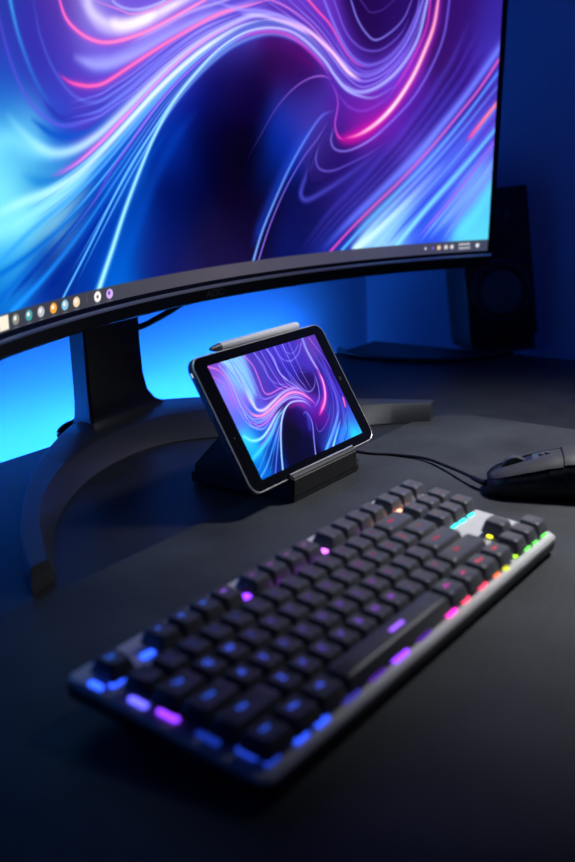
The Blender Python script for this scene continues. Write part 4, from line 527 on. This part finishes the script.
# maker's letters on the chin
t=text_bm('AOC',.0115)
for v in t.verts:
    v.co=Vector(rel(MP(.030+v.co.x*1.15,-.0135+v.co.y,.00447+.00025+v.co.y*.0)))
obj('logo',t,M_logo,mon)
# neck
def neck_ring(z,x0,x1,y0,y1,r=.006): return [(x-ORG.x,y-ORG.y,z) for x,y in rrect(x1-x0,y1-y0,r,5,(x0+x1)/2,(y0+y1)/2)]
bm=bmesh.new()
N=[]
for z,f in ((.014,1.0),(.017,.75),(.021,.5),(.028,.28),(.040,.10),(.06,.02),(.09,0),(.36,0)):
    N.append(neck_ring(z,.3925-.016*f*.3,.477+.052*f,.417-.010*f,.4415+.002*f,.0035))
loft(bm,N); obj('neck',bm,M_neck,mon,40)
bm=bmesh.new(); box(bm,.3975-ORG.x,.473-ORG.x,.39-ORG.y,.42-ORG.y,.25,.35,.004); obj('mount',bm,M_matte,mon,40)
# foot: two arms swept forward from a wide back, sloped inner face
OUT=[(.095,.168),(.131,.220),(.185,.282),(.259,.351),(.334,.406),(.405,.444),(.478,.444),(.540,.395),(.592,.302),(.632,.205),(.657,.146)]
RID=[(.112,.169),(.142,.209),(.187,.262),(.261,.321),(.338,.357),(.405,.372),(.470,.362),(.522,.318),(.565,.256),(.612,.188),(.640,.141)]
INN=[(.124,.176),(.170,.231),(.224,.279),(.286,.317),(.342,.337),(.400,.343),(.446,.327),(.490,.285),(.535,.238),(.597,.184),(.634,.139)]
o_,r_,i_=[catmull([(*p,0) for p in L],6) for L in (OUT,RID,INN)]
bm=bmesh.new(); R=[]
for a,b,c in zip(o_,r_,i_):
    zt=.0205
    R.append([(a[0]-ORG.x,a[1]-ORG.y,.0),(a[0]-ORG.x,a[1]-ORG.y,zt-.002),(a[0]*.93+b[0]*.07-ORG.x,a[1]*.93+b[1]*.07-ORG.y,zt),(b[0]*.95+a[0]*.05-ORG.x,b[1]*.95+a[1]*.05-ORG.y,zt),
              (b[0]*.97+c[0]*.03-ORG.x,b[1]*.97+c[1]*.03-ORG.y,zt-.0012),(c[0]-ORG.x,c[1]-ORG.y,.0015),(c[0]-ORG.x,c[1]-ORG.y,0)])
loft(bm,R); obj('foot',bm,M_foot,mon,30)

# cable drooping from the monitor's back to the rear of the neck
bm=bmesh.new()
tube(bm,[(.60,.395,.175),(.585,.41,.147),(.552,.428,.122),(.517,.444,.106),(.478,.454,.096),(.445,.457,.070),(.428,.456,.036),(.408,.454,.016),(.388,.4520,.013),(.3785,.4515,.008),(.382,.4515,-.004),(.39,.452,-.03)],.0036,10)
cb=obj('monitor_cable',bm,M_cable,None,60); tag(cb,'black cable drooping behind the monitor neck','cable')

# ------------------------------------------------------------------ speaker
sp=tag(empty('bookshelf_speaker'),'black two-way speaker on its stand behind the monitor by the wall','speaker')
fa=math.radians(227); fn=Vector((math.cos(fa),math.sin(fa),0)); sx=Vector((-fn.y,fn.x,0))   # sx: to the viewer's right
SPW,SPD,SPH=.114,.088,.232
mx=Matrix(((sx.x,-fn.x,0,0),(sx.y,-fn.y,0,0),(0,0,1,0),(0,0,0,1)))
sp.matrix_world=Matrix.Translation((1.1365,.2700,-.013))@mx
TL=Matrix.Translation((0,0,.012))@Matrix.Rotation(math.radians(-5),4,'X')@Matrix.Rotation(math.radians(-4.5),4,'Y')
def spobj(name,bm,m,par=sp,sm=40):
    bmesh.ops.transform(bm,matrix=TL,verts=bm.verts); return obj(name,bm,m,par,sm)
bm=bmesh.new(); box(bm,-SPW/2,SPW/2,0,SPD,0,SPH,.004); spobj('cabinet',bm,M_cab)
FX=Matrix.Rotation(PI/2,4,'X')     # lathe axis z -> -y (towards the listener)
def spl(name,z,prof,m,par=sp):
    bm=bmesh.new(); lathe(bm,prof,48,Matrix.Translation((0,0,z))@FX); return spobj(name,bm,m,par)
spl('woofer_frame',.076,[(.049,-.004),(.049,.0022),(.047,.0034),(.043,.0034),(.042,.0)],M_ring)
wf=spl('woofer_surround',.076,[(.0425,-.002),(.0425,.0012),(.040,.0048),(.0365,.0052),(.034,.002),(.0335,-.002)],M_matte)
wc=spl('woofer_cone',.076,[(.034,.0015),(.026,-.0035),(.014,-.010),(.010,-.0115),(.008,-.012)],M_cone)
spl('dust_cap',.076,[(.0135,-.011),(.0125,-.007),(.009,-.0045),(.004,-.0034),(.0005,-.0033)],M_cone)
spl('tweeter',.190,[(.022,-.002),(.022,.0016),(.019,.0022),(.016,-.001),(.012,-.0012),(.010,.0016),(.006,.0036),(.0005,.0044)],M_ring)
bm=bmesh.new(); box(bm,-SPW/2+.004,SPW/2-.004,.004,SPD-.004,.0,.0165,.002)
obj('base_wedge',bm,M_matte,sp,40)

ss_=tag(empty('speaker_stand'),'slim black stand under the speaker, behind the right edge of the desk','stand')
ss_.matrix_world=Matrix.Translation((1.1365,.2700,-.74))@mx
zt=.74-.013
bm=bmesh.new(); box(bm,-.054,.054,.001,.087,zt-.008,zt,.0015); obj('top_plate',bm,M_matte,ss_)
bm=bmesh.new(); rprism(bm,.03,.03,.006,.012,zt-.007,0,5,0,.045); obj('pole',bm,M_matte,ss_,40)
bm=bmesh.new(); rprism(bm,.13,.13,.015,0,.012,.002,6,0,.03); obj('base',bm,M_matte,ss_,40)

# ------------------------------------------------------------------ keyboard
U=.01905; KT=math.radians(6.)
kb=tag(empty('mechanical_keyboard',(0,0,.040),(KT,0,0)),'black and silver mechanical keyboard with colour-lit keys on the mat','keyboard')
KX0,KX1,KY0,KY1=-.0092,.3535,-.1160,.0205
KW,KH,KCX,KCY=KX1-KX0,KY1-KY0,(KX0+KX1)/2,(KY0+KY1)/2
PZ=-.0115
bm=bmesh.new()
rings=[]
for z,g,r in ((-.0238,-.003,.006),(-.0222,-.0008,.007),(-.0165,0,.008),(-.0150,0,.008)):
    rings.append([(x,y,z) for x,y in rrect(KW+2*g,KH+2*g,r,6,KCX,KCY)])
loft(bm,rings); obj('bottom_case',bm,M_case,kb,35)
bm=bmesh.new()
rings=[]
for z,g,r in ((-.0150,-.0006,.008),(PZ-.0016,-.0006,.008),(PZ,-.0024,.0065)):
    rings.append([(x,y,z) for x,y in rrect(KW+2*g,KH+2*g,r,6,KCX,KCY)])
loft(bm,rings); obj('top_plate',bm,M_alu,kb,25)
for x in (.02,.30):
    zl=-.0238; yb=.006
    hgt=(.040+yb*math.sin(KT)+zl*math.cos(KT)-ZM)/math.cos(KT)
    bm=bmesh.new(); box(bm,x,x+.026,yb-.007,yb+.003,zl-hgt+.0008,zl+.001,.001); obj('riser_foot',bm,M_case,kb)
for x in (.02,.30):
    yb=-.108; hgt=(.040+yb*math.sin(KT)+zl*math.cos(KT)-ZM)/math.cos(KT)
    bm=bmesh.new(); box(bm,x,x+.026,yb-.003,yb+.004,zl-hgt+.0004,zl+.001,.0003); obj('rubber_pad',bm,M_case,kb)
# key layout: (u, width, row, legend)
KEYS=[]
def row(r,u,items):
    for it in items:
        w,l=it if isinstance(it,tuple) else (1,it)
        if l is not None: KEYS.append((u,w,r,l))
        u+=w
row(0,0,['Esc',(1,None),'F1','F2','F3','F4',(.5,None),'F5','F6','F7','F8',(.5,None),'F9','F10','F11','F12',(.25,None),'Prt','Scr','Pau'])
row(1,0,list('`1234567890-=')+[(2,'Bksp'),(.25,None),'Ins','Hm','PgU'])
row(2,0,[(1.5,'Tab')]+list('QWERTYUIOP[]')+[(1.5,'\\'),(.25,None),'Del','End','PgD'])
row(3,0,[(1.75,'Caps')]+list("ASDFGHJKL;'")+[(2.25,'Enter')])
row(4,0,[(2.25,'Shift')]+list('ZXCVBNM,./')+[(2.75,'Shift'),(1.25,None),'^'])
row(5,0,[(1.25,'Ctrl'),(1.25,'Win'),(1.25,'Alt'),(6.25,'SPACE'),(1.25,'Alt'),(1.25,'Fn'),(1.25,'Menu'),(1.25,'Ctrl'),(.25,None),'<','v','>'])
def hue(u,r):
    S=[(0,(.02,.13,1.)),(3.5,(.07,.12,1.)),(6,(.26,.12,1.)),(8.5,(.42,.09,.95)),(10.5,(.75,.05,.65)),(12.5,(1.,.04,.16)),(15,(1.,.06,.08)),(18.5,(1.,.2,.1))]
    if r==0: S=[(0,(.03,.16,1.)),(4,(.05,.16,1.)),(6,(.45,.12,.9)),(10,(.7,.25,.8)),(11,(.55,.45,.6)),(14,(.55,.45,.5)),(19,(.5,.45,.5))]
    if u>15.2: S=[(0,(.8,.45,.4)),(19,(.8,.45,.4))]
    for (a,c),(b,d) in zip(S,S[1:]):
        if u<=b: t=(u-a)/(b-a); return tuple(c[i]+(d[i]-c[i])*t for i in range(3))
    return S[-1][1]
def lstr(u,r):
    if r==0: return .55 if u<6 else (.22 if u<11 else .10)
    base=[0,.10,.16,.22,.35,.60][r]
    if u<3.3 and r>=2: base=max(base,.55)
    if 12.5<u<15.2: base=max(base,.32)
    if u>15.2: base=.14
    return base*1.0
gm={}
def gmat(u,r):
    k=(round(u*1.0),r)
    if k not in gm: gm[k]=glow('legend_glow',hue(u,r),lstr(u,r)*LEG_STR)
    return gm[k]
sw=None
for u,w,r,l in KEYS:
    cx=(u+w/2)*U; cy=-(r+(.25 if r else 0))*U
    bw,bh=w*U-.0009,U-.0009; tw,th=bw-.0052,bh-.0046
    k=bmesh.new()
    yo=.0007
    tilt={0:.0,1:.0,2:0,3:0,4:0,5:0}[r]
    levels=[(-.0088,bw,bh,.0016,0),(-.0070,bw-.0003,bh-.0003,.0016,0),(-.0016,tw+.0014,th+.0014,.0022,yo*.8),(-.0005,tw+.0006,th+.0006,.0024,yo),(0.,tw-.0006,th-.0006,.0022,yo)]
    rings=[[(x,y,z) for x,y in rrect(a,b,rr,4,0,oy)] for z,a,b,rr,oy in levels]
    vs=loft(k,rings,cap1=False)
    # dished top
    top=vs[-1]; inner=[k.verts.new((x,y,-.00035 if l!='SPACE' else .0002)) for x,y in rrect(tw*.62,th*.62,.0018,4,0,yo)]
    n=len(top)
    for i in range(n): k.faces.new((top[i],top[(i+1)%n],inner[(i+1)%n],inner[i]))
    k.faces.new(inner)
    if l=='SPACE': g=bmesh.new(); box(g,-.0075,.0075,-.0013,.0013,-.0001,.00018); merge(k,g,1,Matrix.Translation((.006,yo,.00025)))
    else:
        g=text_bm(l,.0064 if len(l)==1 else (.0044 if len(l)<4 else .0039))
        merge(k,g,1,Matrix.Translation((-.0002 if w<=1.5 else -(w-1.5)*U*.2,yo+.0012,-.00022)))
    o=obj('keycap',k,[M_key,gmat(u+w/2,r)],kb,42); o.location=(cx,cy,0)
    if sw is None:
        b=bmesh.new(); rprism(b,.0140,.0140,.001,PZ,-.0082,.0006,3); rprism(b,.005,.005,.0012,-.0082,-.0014,0,3); sw=obj('key_switch',b,M_clear,o,30)
    else:
        s=sw.copy(); COL.objects.link(s); s.parent=o
# lit light pipes in the gaps round the keys
lm={}
for x,y,c,lx,ly,s in LEDS:
    k=(c,round(s,1))
    if k not in lm: lm[k]=glow('backlight_'+c,GC[c],LEDK*s)
    b=bmesh.new(); zt=PZ+.0012
    if c in('purple','peach','white') and y>-.02: zt=PZ+.0058; y=min(y,-.0118)+.0
    lx,ly=(lx*1.25,ly*1.15) if lx>=ly else (lx*1.2,ly*1.35)
    if s<=.3: lx,ly=(lx*1.4,ly) if lx>=ly else (lx,ly*1.5)
    rprism(b,lx*.001,ly*.001,min(lx,ly)*.00045,PZ-.0003,zt,.0003,4)
    o=obj('backlight_light',b,lm[k],kb,40); o.location=(x,y,0)

# ------------------------------------------------------------------ tablet on its stand
TCX,TCY,TCZ,TYAW,TTILT=.3882,.1520,.0767,.0102,1.0486
X=Vector((math.cos(TYAW),math.sin(TYAW),0)); N0=Vector((math.sin(TYAW),-math.cos(TYAW),0))
Uv=Vector((0,0,1))*math.sin(TTILT)-N0*math.cos(TTILT); Nv=X.cross(Uv)
TM=Matrix(((X.x,Uv.x,Nv.x,TCX),(X.y,Uv.y,Nv.y,TCY),(X.z,Uv.z,Nv.z,TCZ),(0,0,0,1)))
TW,TH,TT=.1977,.1250,.0085
tb=tag(empty('tablet'),'small tablet showing purple streaks, leaning on a black stand','tablet')
tb.matrix_world=TM@Matrix.Translation((0,-TH/2,0))
def tobj(name,bm,m,sm=40,par=None):
    bmesh.ops.translate(bm,vec=(0,TH/2,0),verts=bm.verts); return obj(name,bm,m,par or tb,sm)
bm=bmesh.new(); rings=[]
for z,g,r in ((-TT,-.0022,.0095),(-TT+.001,-.0007,.0105),(-TT+.0024,0,.0112),(-.0016,0,.0112),(-.0006,-.0004,.011)):
    rings.append([(x,y,z) for x,y in rrect(TW+2*g,TH+2*g,r,8)])
loft(bm,rings); tobj('body',bm,M_tabside)
bm=bmesh.new(); rings=[]
for z,g,r in ((-.0012,.0001,.0113),(-.0004,-.0001,.0111),(-.0001,-.0007,.0106),(-.0004,-.0012,.010)):
    rings.append([(x,y,z) for x,y in rrect(TW+2*g,TH+2*g,r,8)])
loft(bm,rings,cap0=False,cap1=False); tobj('metal_rim',bm,M_rim)
bm=bmesh.new(); loft(bm,[[(x,y,z) for x,y in rrect(TW-.0022,TH-.0022,.0102,8)] for z in (-.0012,-.0002)]); tobj('front_glass',bm,M_glass)
SW,SH=.1631,.1054
ns,nh=420,272
s1=np.linspace(-SW/2,SW/2,ns); h1=np.linspace(-SH/2,SH/2,nh); Sg,Hg=np.meshgrid(s1,h1)
C=paint(Sg,Hg,TB,TS,.0075,lambda p: abs(p[0])>.076 or abs(p[1])>.047)
C=np.clip(C+(C-.45)*.17,0,1)
pos=np.stack([Sg,Hg+TH/2,np.full_like(Sg,.00015)],-1)
grid_mesh('screen',pos,C,screen_mat('tablet_picture',TAB_STR,.2),tb)
bm=bmesh.new(); lathe(bm,[(.0022,-.0003),(.0022,.0001),(.0014,.0001)],20,Matrix.Translation((.0885,.004,0))); tobj('front_camera',bm,M_black)
bm=bmesh.new(); lathe(bm,[(.0007,-.0003),(.0007,.0001)],12,Matrix.Translation((-.090,-.012,0))); tobj('light_sensor',bm,M_edge)
bm=bmesh.new(); box(bm,-TW/2-.0003,-TW/2+.0006,.0475,.0515,-.0054,-.0038,.0003); tobj('side_button',bm,M_dot)
# stylus held on the top edge
st=tag(empty('stylus'),'light grey stylus with dark tip lying on the tablet top edge','stylus')
st.matrix_world=TM@Matrix.Translation((-.0515,TH/2,-.0040))
pr_=.0040
AX=Matrix.Translation((0,pr_+.0001,0))@Matrix.Rotation(PI/2,4,'Y')
bm=bmesh.new(); lathe(bm,[(.0036,.0),(pr_,.001),(pr_,.1165),(.0037,.1180),(.002,.1186)],24,AX); obj('barrel',bm,M_pen,st,40)
bm=bmesh.new(); lathe(bm,[(.0012,-.0125),(.0017,-.0122),(.0034,-.0030),(.0036,0.)],24,AX); obj('tip',bm,M_pentip,st,40)
# stand
sd=tag(empty('tablet_stand',(.385,.18,ZM)),'black folding tablet stand with front lip on the mat edge','stand')
def P2(y,n,off=0):   # point on the tablet plane, y along it from its lower edge, n behind its face
    p=TM@Vector((0,-TH/2+y,-n)); return p.y-.18,p.z-ZM
by0,bz0=P2(-.0005,TT+.0004); by1,bz1=P2(.070,TT+.0004)
fy,fz=P2(-.0005,-.0004)
def ext(prof,x0,x1):
    bm=bmesh.new(); loft(bm,[[(x-.385,y,z) for y,z in prof] for x in (x0,x1)]); bmesh.ops.bevel(bm,geom=list(bm.edges),offset=.0012,segments=2,affect='EDGES'); return bm
obj('base_plate',ext([(-.064,0),(-.064,.007),(.052,.0095),(.052,0)],.339,.447),M_stand,sd,35)
obj('front_lip',ext([(-.0645,.004),(-.0655,bz0+.006),(fy-.0016,fz+.0045),(fy-.0004,fz+.0045),(fy+.0002,fz-.0002),(by0,bz0-.0006),(by0+.01,.004)],.3385,.4410),M_stand,sd,35)
bm=bmesh.new(); box(bm,.3395-.385,.4400-.385,fy-.0019,fy-.0002,fz+.0040,fz+.0051,.0003); obj('lip_edge_trim',bm,M_rim,sd)
obj('back_support',ext([(by0+.001,.006),(by0+.001,bz0),(by1,bz1),(by1+.008,bz1-.002),(.050,.016),(.050,.006)],.342,.446),M_stand,sd,35)

# ------------------------------------------------------------------ mouse
MD=math.radians(116)       # pointing direction of the mouse's nose
ms=tag(empty('computer_mouse',(.482,-.066,ZM),(0,0,MD-PI/2)),'black wired mouse lying beside the keyboard on the mat','mouse')
# local: +y nose, x right; length .126
def msec(t):   # t 0 nose .. 1 tail ; returns y, half widths left/right, height
    y=.062-.126*t
    wl=np.interp(t,[0,.04,.12,.3,.5,.7,.88,.96,1],[.014,.022,.027,.029,.0285,.032,.033,.027,.014])
    wr=np.interp(t,[0,.04,.12,.3,.5,.7,.88,.96,1],[.014,.022,.027,.030,.031,.034,.034,.027,.014])
    h=np.interp(t,[0,.04,.12,.25,.4,.55,.7,.85,.94,1],[.0145,.0190,.0235,.0290,.0345,.0378,.0380,.0325,.022,.010])
    return y,wl,wr,h
def ring_top(t,a0,a1,n,off=0.):
    y,wl,wr,h=msec(t); P=[]
    for k in range(n+1):
        a=a0+(a1-a0)*k/n; c,s=math.cos(a),math.sin(a)
        w=wr if c>0 else wl
        x=(w+off)*math.copysign(abs(c)**.72,c); z=.004+(h-.004+off)*abs(s)**.62
        P.append((x,y,z))
    return P
bm=bmesh.new(); rings=[]
TS_=[0,.02,.05,.09,.14,.2,.27,.35,.43,.52,.6,.68,.76,.84,.9,.95,.98,1]
for t in TS_:
    y,wl,wr,h=msec(t); top=ring_top(t,0,PI,22)
    # side: pinch under the shoulder on the left (thumb) side
    rings.append([(x*(.86 if False else 1),yy,z) for x,yy,z in top]+[(-wl*.90,y,.0012),(-wl*.7,y,.0),(wr*.7,y,.0),(wr*.90,y,.0012)])
loft(bm,rings); obj('body',bm,M_mside,ms,60)
# top shell, split in palm rest and two buttons
def shell(name,t0,t1,a0,a1,off,m,n=10):
    bm=bmesh.new(); R=[]
    ts=[t0+(t1-t0)*i/12 for i in range(13)]
    for t in ts:
        o=ring_top(t,a0,a1,n,off); i=ring_top(t,a0,a1,n,-.0005); R.append(o+i[::-1])
    loft(bm,R); return obj(name,bm,m,ms,50)
shell('palm_rest',.50,.975,.36,PI-.80,.0010,M_mouse,16)
shell('right_button',.02,.49,.36,PI/2-.16,.0010,M_mouse)
shell('left_button',.02,.49,PI/2+.16,PI-.72,.0010,M_mouse)
shell('center_strip',.30,.49,PI/2-.15,PI/2+.15,.0006,M_edge,4)
bm=bmesh.new(); lathe(bm,[(.006,-.0036),(.0115,-.0036),(.0122,-.0028),(.0122,.0028),(.0115,.0036),(.006,.0036)],32,Matrix.Translation((0,.062-.126*.19,.0195))@Matrix.Rotation(PI/2,4,'Y')); obj('scroll_wheel',bm,M_edge,ms,30)
for t in (.36,.40):
    y,wl,wr,h=msec(t); bm=bmesh.new(); box(bm,-.003,.003,-.002,.002,0,.0016,.0006); o=obj('dpi_button',bm,M_edge,ms); o.location=(0,y,h+.0004)
for t0,t1 in ((.40,.52),(.535,.66)):
    shell('thumb_button',t0,t1,PI-.62,PI-.30,.0012,M_black,4)
# its cable, as a part of the mouse
bm=bmesh.new()
inv=(Matrix.Translation((.482,-.066,ZM))@Matrix.Rotation(MD-PI/2,4,'Z')).inverted()
pts=[(.4540,-.007,.0085),(.466,.014,.0085),(.485,.042,.0062),(.503,.076,.0042),(.502,.110,.0030),(.494,.137,.0028),(.498,.165,.0032),(.52,.20,.003),(.555,.245,.010),(.583,.272,.0245),(.61,.312,.0248),(.65,.375,.005),(.68,.43,.003),(.688,.449,.0005),(.69,.4525,-.04)]
tube(bm,[inv@Vector(p) for p in pts],.0016,8); obj('cable',bm,M_cable,ms,60)
bm=bmesh.new(); tube(bm,[inv@Vector(p) for p in ((.457,-.014,.0088),(.4540,-.007,.0085),(.461,.0065,.0085))],(.0034,.0022),10); obj('cable_strain_relief',bm,M_mside,ms,60)
# loose cable on the desk behind
bm=bmesh.new()
pts=[(.93,.4495,-.06),(.93,.4495,-.01),(.925,.444,.0030),(.915,.43,.0036),(.90,.39,.0036),(.905,.33,.0036),(.93,.27,.0036),(.97,.235,.0036),(1.01,.22,.0036),(1.029,.216,.0030),(1.0345,.215,-.01),(1.0345,.215,-.08)]
tube(bm,pts,.0034,10); o=obj('power_cable',bm,M_cable,None,60); tag(o,'black cable lying on the desk in front of the speaker','cable')

# ------------------------------------------------------------------ lights
def spot(name,loc,target,energy,color,size,ang,blend=1.):
    l=bpy.data.lights.new(name,'SPOT'); l.energy=energy; l.color=color; l.shadow_soft_size=size; l.spot_size=math.radians(ang); l.spot_blend=blend
    o=bpy.data.objects.new(name,l); COL.objects.link(o); o.location=loc
    o.rotation_euler=(Vector(target)-Vector(loc)).to_track_quat('-Z','Y').to_euler(); return o
for a in LAMPS: spot(*a)
w=bpy.data.worlds.new('World'); sc.world=w; w.use_nodes=True
w.node_tree.nodes['Background'].inputs[0].default_value=(.06,.15,1.,1); w.node_tree.nodes['Background'].inputs[1].default_value=WORLD

# ------------------------------------------------------------------ camera
cam=bpy.data.cameras.new('camera'); co=bpy.data.objects.new('camera',cam); COL.objects.link(co); sc.camera=co
Rr=[[0.578590190458431,-0.8151064094787276,-0.028895202577123233],[-0.23673831670981654,-0.13393180797804757,-0.9622978957750731],[0.7805051959511089,0.5636167244133442,-0.27045854960583693]]
r,d,f=[Vector(v) for v in Rr]
co.matrix_world=Matrix(((r.x,-d.x,-f.x,-.32084973),(r.y,-d.y,-f.y,-.35621433),(r.z,-d.z,-f.z,.29454782),(0,0,0,1)))
cam.sensor_fit='HORIZONTAL'; cam.sensor_width=24; cam.lens=24*1000/575
cam.clip_start=.01; cam.clip_end=20
cam.dof.use_dof=True; cam.dof.focus_distance=FOCUS; cam.dof.aperture_fstop=FSTOP
sc.view_settings.view_transform='Standard'; sc.view_settings.look='None'; sc.view_settings.gamma=1; sc.view_settings.exposure=EXPO; sc.view_settings.use_curve_mapping=False
sc.cycles.use_denoising=True
sc.cycles.max_bounces=8; sc.cycles.sample_clamp_indirect=4
